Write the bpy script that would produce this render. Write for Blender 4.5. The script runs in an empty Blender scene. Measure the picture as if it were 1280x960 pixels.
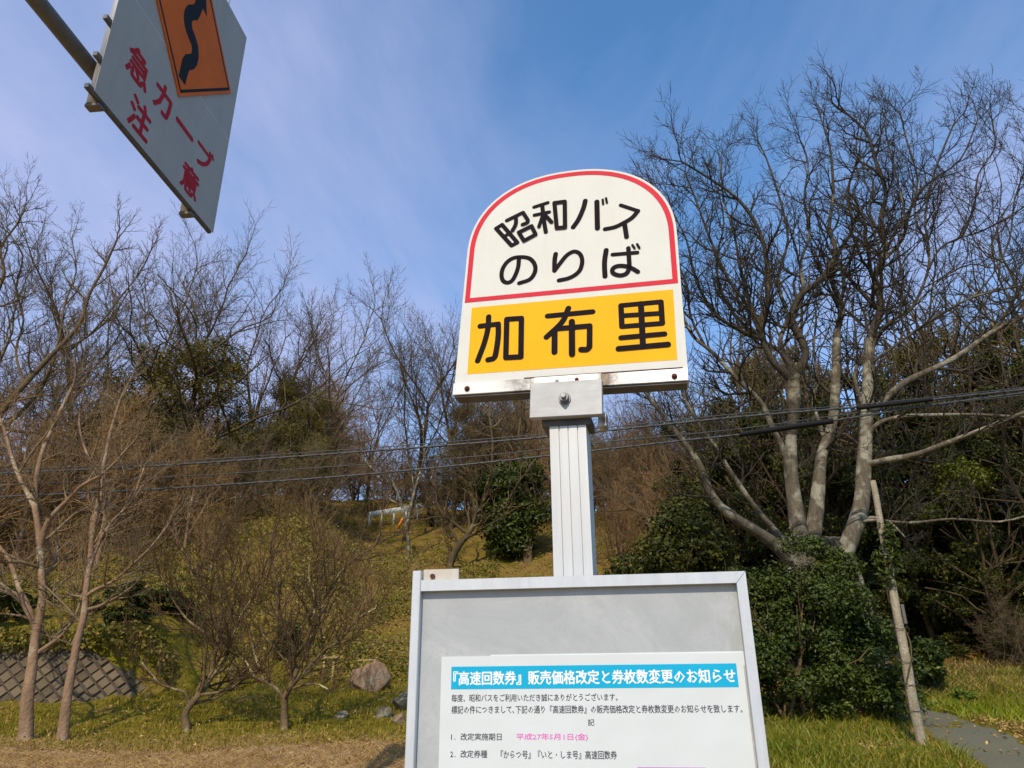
import bpy, math, random
import numpy as np
from mathutils import Vector, Matrix, noise as mnoise

# ------------------------------------------------------------------ scene, camera, light
SC = bpy.context.scene
COL = SC.collection
F = 924.4                                   # focal length in photo pixels (1280 wide), about 26 mm
EYE = Vector((0.0, 0.0, 1.55))
_u = Vector((-18.0 / F, 2255.0 / F, -1.0)).normalized()      # world up seen from the tilted camera
_v = Vector((0, 0, -1)); _yc = (_v - _v.dot(_u) * _u).normalized(); _xc = _yc.cross(_u)
RC = Matrix((_xc, _yc, _u))                 # camera to world rotation
cam_d = bpy.data.cameras.new('camera'); cam = bpy.data.objects.new('camera', cam_d); COL.objects.link(cam)
cam_d.sensor_width = 36.0; cam_d.lens = 36.0 * F / 1280.0; cam_d.clip_start = 0.05; cam_d.clip_end = 3000
cam.matrix_world = Matrix.Translation(EYE) @ RC.to_4x4()
SC.camera = cam

SUN_AZ = math.radians(15)                   # degrees to the left of straight behind the camera
SUN_EL = math.radians(43)
sdir = Vector((-math.sin(SUN_AZ) * math.cos(SUN_EL), -math.cos(SUN_AZ) * math.cos(SUN_EL), math.sin(SUN_EL)))
sl = bpy.data.lights.new('sun', 'SUN'); sl.energy = 3.8; sl.angle = math.radians(0.5); sl.color = (1.0, 0.89, 0.72)
so = bpy.data.objects.new('sun', sl); COL.objects.link(so)
so.rotation_euler = (-sdir).to_track_quat('-Z', 'Y').to_euler()

w = bpy.data.worlds.new('World'); SC.world = w; w.use_nodes = True
nt = w.node_tree; nt.nodes.clear()
def wn(t): return nt.nodes.new(t)
wo = wn('ShaderNodeOutputWorld'); bg = wn('ShaderNodeBackground'); sk = wn('ShaderNodeTexSky')
sk.sky_type = 'NISHITA'; sk.sun_disc = False; sk.sun_elevation = SUN_EL
sk.sun_rotation = math.atan2(sdir.x, sdir.y)
sk.altitude = 0; sk.air_density = 1.0; sk.dust_density = 0.6; sk.ozone_density = 2.2
bg.inputs['Strength'].default_value = 0.14
tc = wn('ShaderNodeTexCoord')
# thin high cloud: project the view direction on a cloud layer so that wisps flatten towards the horizon
sep = wn('ShaderNodeSeparateXYZ'); nt.links.new(tc.outputs['Generated'], sep.inputs[0])
zc = wn('ShaderNodeMath'); zc.operation = 'MAXIMUM'; zc.inputs[1].default_value = 0.03; nt.links.new(sep.outputs['Z'], zc.inputs[0])
za = wn('ShaderNodeMath'); za.operation = 'ADD'; za.inputs[1].default_value = 0.12; nt.links.new(zc.outputs[0], za.inputs[0])
dx = wn('ShaderNodeMath'); dx.operation = 'DIVIDE'; nt.links.new(sep.outputs['X'], dx.inputs[0]); nt.links.new(za.outputs[0], dx.inputs[1])
dy = wn('ShaderNodeMath'); dy.operation = 'DIVIDE'; nt.links.new(sep.outputs['Y'], dy.inputs[0]); nt.links.new(za.outputs[0], dy.inputs[1])
cb = wn('ShaderNodeCombineXYZ'); nt.links.new(dx.outputs[0], cb.inputs[0]); nt.links.new(dy.outputs[0], cb.inputs[1])
mp = wn('ShaderNodeMapping'); mp.inputs['Rotation'].default_value = (0, 0, math.radians(-38)); mp.inputs['Scale'].default_value = (1.0, 0.42, 1.0)
nt.links.new(cb.outputs[0], mp.inputs[0])
n1 = wn('ShaderNodeTexNoise'); n1.inputs['Scale'].default_value = 1.5; n1.inputs['Detail'].default_value = 9; n1.inputs['Roughness'].default_value = 0.58; n1.inputs['Distortion'].default_value = 0.4
nt.links.new(mp.outputs[0], n1.inputs['Vector'])
n2 = wn('ShaderNodeTexNoise'); n2.inputs['Scale'].default_value = 0.55; n2.inputs['Detail'].default_value = 4
mp2 = wn('ShaderNodeMapping'); mp2.inputs['Location'].default_value = (0.9, 0.35, 0); nt.links.new(cb.outputs[0], mp2.inputs[0]); nt.links.new(mp2.outputs[0], n2.inputs['Vector'])
r1 = wn('ShaderNodeMapRange'); r1.inputs[1].default_value = 0.40; r1.inputs[2].default_value = 0.72; nt.links.new(n1.outputs[0], r1.inputs[0])
r2 = wn('ShaderNodeMapRange'); r2.inputs[1].default_value = 0.35; r2.inputs[2].default_value = 0.7; r2.inputs[3].default_value = 0.25; nt.links.new(n2.outputs[0], r2.inputs[0])
mm = wn('ShaderNodeMath'); mm.operation = 'MULTIPLY'; nt.links.new(r1.outputs[0], mm.inputs[0]); nt.links.new(r2.outputs[0], mm.inputs[1])
# broad milky veil over the western (left) half of the sky
vx = wn('ShaderNodeMapRange'); vx.interpolation_type = 'SMOOTHSTEP'; vx.inputs[1].default_value = 0.15; vx.inputs[2].default_value = -0.62; vx.inputs[3].default_value = 0.0; vx.inputs[4].default_value = 0.46
nt.links.new(sep.outputs['X'], vx.inputs[0])
vz = wn('ShaderNodeMapRange'); vz.interpolation_type = 'SMOOTHSTEP'; vz.inputs[1].default_value = 0.75; vz.inputs[2].default_value = 0.15; vz.inputs[3].default_value = 0.0; vz.inputs[4].default_value = 0.2
nt.links.new(sep.outputs['Z'], vz.inputs[0])
ad = wn('ShaderNodeMath'); ad.operation = 'ADD'; nt.links.new(vx.outputs[0], ad.inputs[0]); nt.links.new(vz.outputs[0], ad.inputs[1])
ad2 = wn('ShaderNodeMath'); ad2.operation = 'MULTIPLY_ADD'; ad2.inputs[1].default_value = 1.15; ad2.use_clamp = True
rx_ = wn('ShaderNodeMapRange'); rx_.inputs[1].default_value = 0.25; rx_.inputs[2].default_value = 0.5; rx_.inputs[3].default_value = 1.0; rx_.inputs[4].default_value = 0.6
nt.links.new(sep.outputs['X'], rx_.inputs[0]); mm3 = wn('ShaderNodeMath'); mm3.operation = 'MULTIPLY'; nt.links.new(mm.outputs[0], mm3.inputs[0]); nt.links.new(rx_.outputs[0], mm3.inputs[1])
nt.links.new(mm3.outputs[0], ad2.inputs[0]); nt.links.new(ad.outputs[0], ad2.inputs[2])
mx = wn('ShaderNodeMixRGB'); mx.inputs['Color2'].default_value = (3.75, 4.1, 6.3, 1)
nt.links.new(ad2.outputs[0], mx.inputs['Fac'])
tint = wn('ShaderNodeMixRGB'); tint.blend_type = 'MULTIPLY'; tint.inputs['Fac'].default_value = 1; tint.inputs['Color2'].default_value = (0.92, 1.42, 1.68, 1)
nt.links.new(sk.outputs[0], tint.inputs['Color1']); nt.links.new(tint.outputs[0], mx.inputs['Color1'])
nt.links.new(mx.outputs[0], bg.inputs['Color']); nt.links.new(bg.outputs[0], wo.inputs['Surface'])

SC.view_settings.view_transform = 'Standard'; SC.view_settings.look = 'None'
SC.view_settings.exposure = 0.0; SC.view_settings.gamma = 1.0
SC.cycles.max_bounces = 5; SC.cycles.diffuse_bounces = 3; SC.cycles.glossy_bounces = 2
SC.cycles.transmission_bounces = 3; SC.cycles.transparent_max_bounces = 4

# ------------------------------------------------------------------ geometry helpers
def ray(px, py):
    """photo pixel -> world direction from the eye, scaled so that its forward (y) part is 1"""
    d = RC @ Vector(((px - 640) / F, (480 - py) / F, -1.0))
    return d / d.y
def at(px, py, depth):
    return EYE + ray(px, py) * depth
def on_plane(px, py, p0, n):
    d = RC @ Vector(((px - 640) / F, (480 - py) / F, -1.0))
    return EYE + d * ((p0 - EYE).dot(n) / d.dot(n))

LY = [-400, 2, 8.5, 11, 14, 16, 40, 60, 120, 500]; LZ = [0, 0, .78, 1.0, 1.52, 2.1, 10.7, 11.4, 13, 15]
KY = [-400, 2, 8.5, 11, 13.6, 15, 22.5, 40, 60, 120, 500]; KZ = [0, 0, .78, 1.0, 1.5, 2.2, 6.7, 11.2, 12, 13.5, 15]
RY = [-400, 2, 8.5, 10, 14, 16, 18, 40, 120, 500]; RZ = [0, 0, .76, .88, 1.2, 1.75, 2.3, 7.5, 10, 14]
def sst(x, a, b):
    t = np.clip((x - a) / (b - a), 0, 1); return t * t * (3 - 2 * t)
def wall_y(x): return 12.7 + 0.22 * (x + 9.0)
def T(x, y):
    x = np.asarray(x, float); y = np.asarray(y, float)
    c = sst(x - .2 * y, 0, 4)
    kk_ = sst(-x / np.maximum(y, 1), .17, .31)
    z = (np.interp(y, LY, LZ) * (1 - kk_) + np.interp(y, KY, KZ) * kk_) * (1 - c) + np.interp(y, RY, RZ) * c
    step = .88 * sst(y - wall_y(x), 0.12, 0.5) * sst(-x, 5.6, 6.6) * (1 - sst(y, 14, 20))
    far = sst(y, 12, 30)
    bump = 0.05 * np.sin(x * 1.3 + 1.7 * np.sin(y * .7)) * np.sin(y * 1.1 + .6) + far * (0.35 * np.sin(x * .33 + 1) * np.sin(y * .27) + .15 * np.sin(x * .9 + y * .5))
    return z + step + bump * sst(y, 6, 9)
def Tz(x, y): return float(T(x, y))
def G(px, py):
    """point of the terrain seen at a photo pixel"""
    d = ray(px, py); y = 6.0
    while y < 120:
        if EYE.z + d.z * y < Tz(d.x * y, y): break
        y += 0.1
    lo, hi = y - .1, y
    for _ in range(12):
        m = (lo + hi) / 2
        if EYE.z + d.z * m < Tz(d.x * m, m): hi = m
        else: lo = m
    return Vector((d.x * hi, hi, Tz(d.x * hi, hi)))

def link(o, parent=None):
    COL.objects.link(o)
    if parent is not None: o.parent = parent
    return o
def mesh_np(name, V, Fs, mat=None, smooth=True, attr=None):
    """V (n,3); Fs list of (m,k) index arrays"""
    me = bpy.data.meshes.new(name)
    V = np.asarray(V, np.float32)
    Fs = [np.asarray(f, np.int32) for f in Fs if len(f)]
    me.vertices.add(len(V)); me.vertices.foreach_set('co', V.ravel())
    nl = sum(f.size for f in Fs); npoly = sum(len(f) for f in Fs)
    me.loops.add(nl); me.loops.foreach_set('vertex_index', np.concatenate([f.ravel() for f in Fs]))
    tot = np.concatenate([np.full(len(f), f.shape[1], np.int32) for f in Fs])
    me.polygons.add(npoly); me.polygons.foreach_set('loop_start', np.concatenate([[0], np.cumsum(tot)[:-1]]).astype(np.int32))
    me.update(calc_edges=True)
    me.polygons.foreach_set('use_smooth', np.full(npoly, smooth, bool))
    if attr is not None:
        a = me.attributes.new('rnd', 'FLOAT', 'POINT'); a.data.foreach_set('value', np.asarray(attr, np.float32))
    if mat: me.materials.append(mat)
    return me
def obj(name, me, parent=None, loc=None, rz=None):
    o = bpy.data.objects.new(name, me); link(o, parent)
    if loc is not None: o.location = loc
    if rz is not None: o.rotation_euler[2] = rz
    return o
def tag(o, label=None, cat=None, group=None, kind=None):
    if label: o['label'] = label
    if cat: o['category'] = cat
    if group: o['group'] = group
    if kind: o['kind'] = kind
    return o
def thing(name, label, cat, loc=(0, 0, 0), rz=0, group=None):
    o = bpy.data.objects.new(name, None); link(o); o.location = loc; o.rotation_euler[2] = rz
    return tag(o, label, cat, group)
def copy_tree(o, parent=None):
    c = o.copy(); COL.objects.link(c)
    if parent is not None: c.parent = parent
    for ch in list(o.children): copy_tree(ch, c)
    return c

class MB:
    """small mesh builder: boxes, cylinders, polygons in local coordinates"""
    def __init__(s): s.v = []; s.f = []
    def add(s, v, f):
        k = len(s.v); s.v += [tuple(p) for p in v]; s.f += [tuple(i + k for i in q) for q in f]
    def box(s, a, b, bev=0.0):
        (x0, y0, z0), (x1, y1, z1) = a, b
        if bev <= 0:
            s.add([(x0,y0,z0),(x1,y0,z0),(x1,y1,z0),(x0,y1,z0),(x0,y0,z1),(x1,y0,z1),(x1,y1,z1),(x0,y1,z1)],
                  [(0,3,2,1),(4,5,6,7),(0,1,5,4),(1,2,6,5),(2,3,7,6),(3,0,4,7)])
        else:
            q = bev; V = []
            for (x, sx) in ((x0, 1), (x1, -1)):
                for (y, sy) in ((y0, 1), (y1, -1)):
                    for (z, sz) in ((z0, 1), (z1, -1)):
                        V += [(x, y + sy*q, z + sz*q), (x + sx*q, y, z + sz*q), (x + sx*q, y + sy*q, z)]
            idx = lambda i, j, k, a: ((i*2 + j)*2 + k)*3 + a
            Fc = []
            for i in (0, 1): Fc.append([idx(i,0,0,0), idx(i,1,0,0), idx(i,1,1,0), idx(i,0,1,0)][::(-1 if i == 0 else 1)])
            for j in (0, 1): Fc.append([idx(0,j,0,1), idx(1,j,0,1), idx(1,j,1,1), idx(0,j,1,1)][::(1 if j == 0 else -1)])
            for k in (0, 1): Fc.append([idx(0,0,k,2), idx(1,0,k,2), idx(1,1,k,2), idx(0,1,k,2)][::(-1 if k == 0 else 1)])
            for j in (0, 1):
                for k in (0, 1): Fc.append([idx(0,j,k,1), idx(1,j,k,1), idx(1,j,k,2), idx(0,j,k,2)])
            for i in (0, 1):
                for k in (0, 1): Fc.append([idx(i,0,k,0), idx(i,1,k,0), idx(i,1,k,2), idx(i,0,k,2)])
                for j in (0, 1): Fc.append([idx(i,j,0,0), idx(i,j,1,0), idx(i,j,1,1), idx(i,j,0,1)])
                for j in (0, 1):
                    for k in (0, 1): Fc.append([idx(i,j,k,0), idx(i,j,k,1), idx(i,j,k,2)])
            s.add(V, Fc)
        return s
    def cyl(s, a, b, r0, r1=None, n=16, caps=True):
        a = Vector(a); b = Vector(b); r1 = r0 if r1 is None else r1
        t = (b - a).normalized(); u = t.orthogonal().normalized(); v = t.cross(u)
        V = []
        for i in range(n):
            an = 2*math.pi*i/n; q = u*math.cos(an) + v*math.sin(an); V.append(a + q*r0)
        for i in range(n):
            an = 2*math.pi*i/n; q = u*math.cos(an) + v*math.sin(an); V.append(b + q*r1)
        Fc = [(i, (i+1) % n, n + (i+1) % n, n + i) for i in range(n)]
        if caps: Fc += [tuple(range(n))[::-1], tuple(range(n, 2*n))]
        s.add(V, Fc); return s
    def build(s, name, mat, parent=None, smooth=False, loc=None):
        me = bpy.data.meshes.new(name); me.from_pydata(s.v, [], s.f); me.update()
        import bmesh
        bm = bmesh.new(); bm.from_mesh(me); bmesh.ops.recalc_face_normals(bm, faces=bm.faces); bm.to_mesh(me); bm.free()
        if mat: me.materials.append(mat)
        if smooth:
            for p in me.polygons: p.use_smooth = len(p.vertices) == 4
        return obj(name, me, parent, loc)

# ------------------------------------------------------------------ material helpers
def rgb(c): return (c[0], c[1], c[2], 1)
class Mat:
    def __init__(s, name, rough=0.6, metal=0.0, spec=0.5):
        s.m = bpy.data.materials.new(name); s.m.use_nodes = True; s.t = s.m.node_tree
        s.b = s.t.nodes['Principled BSDF']; s.b.inputs['Roughness'].default_value = rough; s.b.inputs['Metallic'].default_value = metal
        s.b.inputs['Specular IOR Level'].default_value = spec
        s.co = s.t.nodes.new('ShaderNodeTexCoord')
    def L(s, a, b): s.t.links.new(a, b)
    def noise(s, scale, detail=4, rough=.6, stretch=None, space='Object', dist=0.0, loc=None):
        n = s.t.nodes.new('ShaderNodeTexNoise'); n.inputs['Scale'].default_value = scale; n.inputs['Detail'].default_value = detail; n.inputs['Roughness'].default_value = rough; n.inputs['Distortion'].default_value = dist
        m = s.t.nodes.new('ShaderNodeMapping')
        if stretch: m.inputs['Scale'].default_value = stretch
        if loc: m.inputs['Location'].default_value = loc
        s.L(s.co.outputs[space], m.inputs[0]); s.L(m.outputs[0], n.inputs['Vector']); return n.outputs[0]
    def rng(s, v, a, b, lo=0.0, hi=1.0, smooth=False):
        r = s.t.nodes.new('ShaderNodeMapRange'); r.inputs[1].default_value = a; r.inputs[2].default_value = b; r.inputs[3].default_value = lo; r.inputs[4].default_value = hi
        if smooth: r.interpolation_type = 'SMOOTHSTEP'
        s.L(v, r.inputs[0]); return r.outputs[0]
    def math(s, op, a, b):
        n = s.t.nodes.new('ShaderNodeMath'); n.operation = op
        for i, q in enumerate((a, b)):
            if hasattr(q, 'links'): s.L(q, n.inputs[i])
            elif q is not None: n.inputs[i].default_value = q
        return n.outputs[0]
    def mix(s, f, a, b, mode='MIX'):
        n = s.t.nodes.new('ShaderNodeMixRGB'); n.blend_type = mode
        for key, q in (('Fac', f), ('Color1', a), ('Color2', b)):
            if hasattr(q, 'links'): s.L(q, n.inputs[key])
            elif key == 'Fac': n.inputs[key].default_value = q
            else: n.inputs[key].default_value = rgb(q)
        return n.outputs[0]
    def attr(s):
        n = s.t.nodes.new('ShaderNodeAttribute'); n.attribute_name = 'rnd'; return n.outputs['Fac']
    def xyz(s, space='Object'):
        n = s.t.nodes.new('ShaderNodeSeparateXYZ'); s.L(s.co.outputs[space], n.inputs[0]); return n.outputs
    def col(s, c):
        if hasattr(c, 'links'): s.L(c, s.b.inputs['Base Color'])
        else: s.b.inputs['Base Color'].default_value = rgb(c)
        return s
    def bump(s, h, strength=.4, dist=.01):
        n = s.t.nodes.new('ShaderNodeBump'); n.inputs['Strength'].default_value = strength; n.inputs['Distance'].default_value = dist
        s.L(h, n.inputs['Height']); s.L(n.outputs[0], s.b.inputs['Normal']); return s
    def rough(s, v): s.L(v, s.b.inputs['Roughness']); return s

def m_bark(name, dark, mid, light, lichen=0.3, sc=1.0, warm=1.0):
    m = Mat(name, .85, spec=.2)
    a = m.noise(6*sc, 6, .65, (1, 1, .25)); b = m.noise(1.6*sc, 5, .6); c = m.noise(22*sc, 3, .6)
    dark, mid, light = [(q[0]*(1 + .22*warm), q[1]*(1 + .02*warm), q[2]*(1 - .42*warm)) for q in (dark, mid, light)]
    k = m.mix(m.rng(a, .35, .68), dark, mid)
    k = m.mix(m.rng(b, .62 - lichen*.3, .74 - lichen*.3, 0, .9), k, light)
    k = m.mix(m.rng(c, .35, .75, 0, .35), k, dark)
    m.col(k); m.bump(m.math('ADD', a, m.math('MULTIPLY', c, .8)), .8, .03); return m.m
def m_leaf(name, a, b, c, rough=.45, trans=.25, spec=.4, vscale=1.2):
    a, b, c = [(q[0]*1.3, q[1]*1.14, q[2]*.55) for q in (a, b, c)]
    m = Mat(name, rough, spec=spec)
    r = m.attr(); n = m.noise(vscale, 3)
    k = m.mix(m.rng(r, 0, .85), a, b); k = m.mix(m.rng(r, .86, .93), k, c)
    k = m.mix(m.rng(n, .4, .7, 0, .6), k, m.mix(.5, k, c)); m.col(k)
    if trans:
        tr = m.t.nodes.new('ShaderNodeBsdfTranslucent'); m.L(k, tr.inputs[0])
        ms = m.t.nodes.new('ShaderNodeMixShader'); ms.inputs[0].default_value = trans
        m.L(m.b.outputs[0], ms.inputs[1]); m.L(tr.outputs[0], ms.inputs[2])
        m.L(ms.outputs[0], m.t.nodes['Material Output'].inputs['Surface'])
    return m.m
def m_flat(name, c, rough=.5, metal=0, spec=.5, var=.08, vs=8.0):
    m = Mat(name, rough, metal, spec); n = m.noise(vs, 5)
    m.col(m.mix(m.rng(n, .3, .7), tuple(x*(1-var) for x in c), tuple(min(1, x*(1+var)) for x in c))); return m.m
# ================================================================== SETTING: ground, path
def grid_axis(parts):
    out = []
    for a, b, n in parts: out += list(np.linspace(a, b, n, endpoint=False))
    return np.array(out + [parts[-1][1]])
gx = grid_axis([(-320, -60, 14), (-60, -14, 46), (-14, 12, 110), (12, 60, 48), (60, 320, 14)])
gy = grid_axis([(-300, -10, 12), (-10, 4, 8), (4, 20, 90), (20, 60, 70), (60, 130, 20), (130, 500, 16)])
X, Y = np.meshgrid(gx, gy); Z = T(X, Y)
rr = np.random.RandomState(3)
Z = Z + rr.normal(0, 1, Z.shape) * np.clip((Y - 7) * .004, 0, .05) * (Y < 70)
V = np.stack([X.ravel(), Y.ravel(), Z.ravel()], 1); nx = len(gx); ny = len(gy)
ii = (np.arange(ny - 1)[:, None] * nx + np.arange(nx - 1)[None]).ravel()
mg = Mat('ground_cover', .95, spec=.1)
P = mg.xyz()
n_big = mg.noise(.35, 4); n_mid = mg.noise(1.6, 5, .65); n_fine = mg.noise(14, 6, .7); n_f2 = mg.noise(45, 3, .7)
green = mg.mix(mg.rng(n_fine, .3, .7), (.105, .092, .008), (.25, .20, .018))
straw = mg.mix(mg.rng(n_fine, .3, .72), (.30, .185, .085), (.60, .40, .20))
litter = mg.mix(mg.rng(n_fine, .3, .7), (.12, .072, .02), (.34, .21, .055))
hillc = mg.mix(mg.rng(mg.math('ADD', n_mid, mg.math('MULTIPLY', n_big, .6)), .70, .90), litter, green)
orange = mg.mix(mg.rng(n_fine, .3, .7), (.15, .08, .02), (.36, .20, .05))
hillc = mg.mix(mg.rng(n_big, .52, .62), hillc, orange)
lawn = mg.mix(mg.rng(n_mid, .50, .68, 0, .85), green, litter)
ivy = mg.mix(mg.rng(n_fine, .3, .7), (.08, .055, .010), (.30, .20, .035))
hillc = mg.mix(mg.math('MULTIPLY', mg.rng(P[0], -1.5, -3.5), mg.rng(P[1], 26, 22)), hillc, ivy)
k = mg.mix(mg.rng(P[1], 13.8, 15.5), lawn, hillc)
edge = mg.math('ADD', P[1], mg.math('MULTIPLY', mg.math('SUBTRACT', n_mid, .5), 2.4))
nearmask = mg.math('MULTIPLY', mg.rng(edge, 10.7, 9.8), mg.rng(P[0], 1.5, .5))
k = mg.mix(nearmask, k, straw)
rmask = mg.math('MULTIPLY', mg.rng(P[0], 3.0, 5.0), mg.rng(edge, 13.2, 14.4))
k = mg.mix(mg.math('MULTIPLY', rmask, mg.rng(edge, 18.5, 17.0)), k, orange)
k = mg.mix(mg.math('MULTIPLY', mg.rng(P[0], 3.0, 5.5), mg.rng(edge, 17.0, 18.5)), k, (.02, .016, .01))  # deep shade under the right-hand evergreens painted into the ground
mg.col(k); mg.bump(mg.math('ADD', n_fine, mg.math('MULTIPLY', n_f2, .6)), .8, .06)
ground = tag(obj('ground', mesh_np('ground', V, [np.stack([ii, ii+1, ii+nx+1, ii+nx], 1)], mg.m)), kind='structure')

# asphalt path that comes in from the right and passes behind the stub pole
mp_ = Mat('worn_asphalt', .9, spec=.3)
a = mp_.noise(60, 4, .7); b = mp_.noise(1.3, 4); c_ = mp_.noise(4, 5)
kk = mp_.mix(mp_.rng(a, .3, .7), (.095, .088, .048), (.18, .162, .095)); kk = mp_.mix(mp_.rng(b, .45, .7, 0, .5), kk, (.11, .115, .095))
kk = mp_.mix(mp_.rng(c_, .6, .72, 0, .55), kk, (.17, .13, .09))
mp_.col(kk); mp_.bump(a, .5, .01)
e1 = [(6.25, 14.0), (6.75, 13.6), (6.95, 12.7), (6.62, 11.3), (6.26, 10.1), (5.6, 7.6), (4.8, 4.5)]
e2 = [(5.9, 13.9), (5.75, 13.0), (5.6, 11.9), (5.45, 10.8), (5.15, 9.75), (4.5, 7.8), (3.6, 4.5)]
PV = []; NA = 200; NB = 12
for i in range(NA):
    t = i / (NA - 1) * (len(e1) - 1); q = min(int(t), len(e1) - 2); f = t - q
    A = np.array(e1[q]) * (1 - f) + np.array(e1[q+1]) * f; B = np.array(e2[q]) * (1 - f) + np.array(e2[q+1]) * f
    for j in range(NB):
        g = j / (NB - 1); wob = (.05 * math.sin(i * .31 + j) + .03 * math.sin(i * .83 + 2*j)) * (j in (0, 1, NB-2, NB-1))
        p = A * (1 - g) + B * g + np.array([wob, wob]); PV.append((p[0], p[1], Tz(p[0], p[1]) + (-.03 if j in (0, NB-1) else .02)))
ii = (np.arange(NA - 1)[:, None] * NB + np.arange(NB - 1)[None]).ravel()
path = tag(obj('path', mesh_np('path', PV, [np.stack([ii, ii+NB, ii+NB+1, ii+1], 1)], mp_.m)), kind='structure')

def in_path(x, y):
    a_ = np.array(e1); b_ = np.array(e2)
    poly = np.concatenate([a_, b_[::-1]]); inside = np.zeros(x.shape, bool); j = len(poly) - 1
    for i in range(len(poly)):
        xi, yi = poly[i]; xj, yj = poly[j]
        c = ((yi > y) != (yj > y)) & (x < (xj - xi) * (y - yi) / (yj - yi + 1e-9) + xi)
        inside ^= c; j = i
    return inside

# ------------------------------------------------------------------ grass as blades
def blades(xy, h, wd, lean, rs, seg=2):
    n = len(xy); z = T(xy[:, 0], xy[:, 1]); az = rs.uniform(0, 2*np.pi, n); la = rs.uniform(0, 2*np.pi, n)
    h = np.broadcast_to(h, n); wd = np.broadcast_to(wd, n); lean = np.broadcast_to(lean, n)
    b = np.stack([xy[:, 0], xy[:, 1], z - .01], 1); s = np.stack([np.cos(az), np.sin(az), 0*az], 1) * wd[:, None] / 2
    l = np.stack([np.cos(la), np.sin(la), 0*la], 1)
    m = b + l * (h * lean * .35)[:, None]; m[:, 2] += h * .58 * np.sqrt(np.clip(1 - lean**2, .02, 1))
    t = b + l * (h * lean)[:, None]; t[:, 2] += h * np.sqrt(np.clip(1 - lean**2, .03, 1)) * .95
    Vb = np.stack([b - s, b + s, m + s*.8, m - s*.8, t], 1).reshape(-1, 3)
    o = np.arange(n)[:, None] * 5
    return Vb, [o + np.array([[0, 1, 2, 3]]), o + np.array([[3, 2, 4]])], np.repeat(rs.uniform(0, 1, n), 5)
rs = np.random.RandomState(11)
def scatter(n, y0, y1, k0, k1):
    y = np.sqrt(rs.uniform(y0**2, y1**2, n)); return np.stack([y * rs.uniform(k0, k1, n), y], 1)
def clumpy(xy, sc, thr):
    v = np.sin(xy[:, 0]*sc + 2*np.sin(xy[:, 1]*sc*.7)) + np.sin(xy[:, 1]*sc*1.3 + 1.5*np.sin(xy[:, 0]*sc*.9)) + rs.normal(0, .6, len(xy))
    return xy[v > thr]
m_grass = m_leaf('lawn_grass', (.10, .105, .012), (.22, .20, .03), (.40, .29, .12), .6, .3, .2)
m_straw = m_leaf('dry_straw', (.26, .18, .13), (.54, .40, .30), (.17, .12, .09), .7, .15, .2)
m_lush = m_leaf('lush_grass', (.07, .11, .010), (.18, .22, .022), (.34, .25, .09), .5, .35, .3)
xy = clumpy(scatter(62000, 9.8, 17.5, -.72, .08), 2.2, -.8)
v_, f_, a_ = blades(xy, rs.uniform(.04, .11, len(xy)), .012, rs.uniform(.1, .8, len(xy)), rs)
tag(obj('grass', mesh_np('grass', v_, f_, m_grass, attr=a_)), 'mown green grass under the leafless trees on the left', 'grass', kind='stuff')
xy = scatter(50000, 8.0, 11.2, -.75, .1); xy = xy[(xy[:, 1] < 10.35 + rs.normal(0, .5, len(xy)))]
v_, f_, a_ = blades(xy, rs.uniform(.06, .26, len(xy)), .008, rs.uniform(.93, 1.0, len(xy)), rs)
tag(obj('dry_straw', mesh_np('dry_straw', v_, f_, m_straw, attr=a_)), 'flattened dry straw strip in front of the lawn', 'straw', kind='stuff')
xy = clumpy(scatter(66000, 7.2, 11.6, .28, .62), 2.3, -.9); xy = xy[~in_path(xy[:, 0], xy[:, 1])]; xy = xy[xy[:, 0] < 5.7]
v_, f_, a_ = blades(xy, rs.gamma(2.2, .033, len(xy)).clip(.03, .26), rs.uniform(.008, .02, len(xy)), rs.uniform(.3, .95, len(xy)), rs)
tag(obj('long_grass', mesh_np('long_grass', v_, f_, m_lush, attr=a_)), 'bright long grass at the foot of the glossy bush beside the path', 'grass', kind='stuff')
xy = clumpy(scatter(36000, 13.0, 17.5, .40, .9), 1.0, -.3); xy = xy[~in_path(xy[:, 0], xy[:, 1])]
xy = xy[xy[:, 1] < 15.8 + rs.normal(0, .5, len(xy))]
v_, f_, a_ = blades(xy, rs.uniform(.08, .26, len(xy)), rs.uniform(.014, .026, len(xy)), rs.uniform(.2, .9, len(xy)), rs)
tag(obj('bank_grass', mesh_np('bank_grass', v_, f_, m_lush, attr=a_)), 'bright green grass bank beyond the asphalt path', 'grass', kind='stuff')
xy = clumpy(scatter(40000, 12.2, 18.5, .38, .9), 1.4, .2); xy = xy[~in_path(xy[:, 0], xy[:, 1])]
v_, f_, a_ = blades(xy, rs.uniform(.1, .34, len(xy)), rs.uniform(.01, .02, len(xy)), rs.uniform(.5, .97, len(xy)), rs)
tag(obj('dry_grass', mesh_np('dry_grass', v_, f_, m_straw, attr=a_)), 'dry brown grass mixed into the bank beyond the path', 'grass', kind='stuff')
xy = clumpy(scatter(26000, 12.0, 15.6, .46, .9), 1.5, -1.2); xy = xy[~in_path(xy[:, 0], xy[:, 1])]; xy = xy[xy[:, 0] > 6.3]
v_, f_, a_ = blades(xy, rs.uniform(.08, .22, len(xy)), rs.uniform(.012, .024, len(xy)), rs.uniform(.3, .95, len(xy)), rs)
tag(obj('verge_grass', mesh_np('verge_grass', v_, f_, m_leaf('fresh_grass', (.12, .20, .012), (.26, .34, .03), (.30, .30, .06), .5, .35, .3), attr=a_)), 'fresh bright green grass along the far side of the path', 'grass', kind='stuff')
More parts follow.
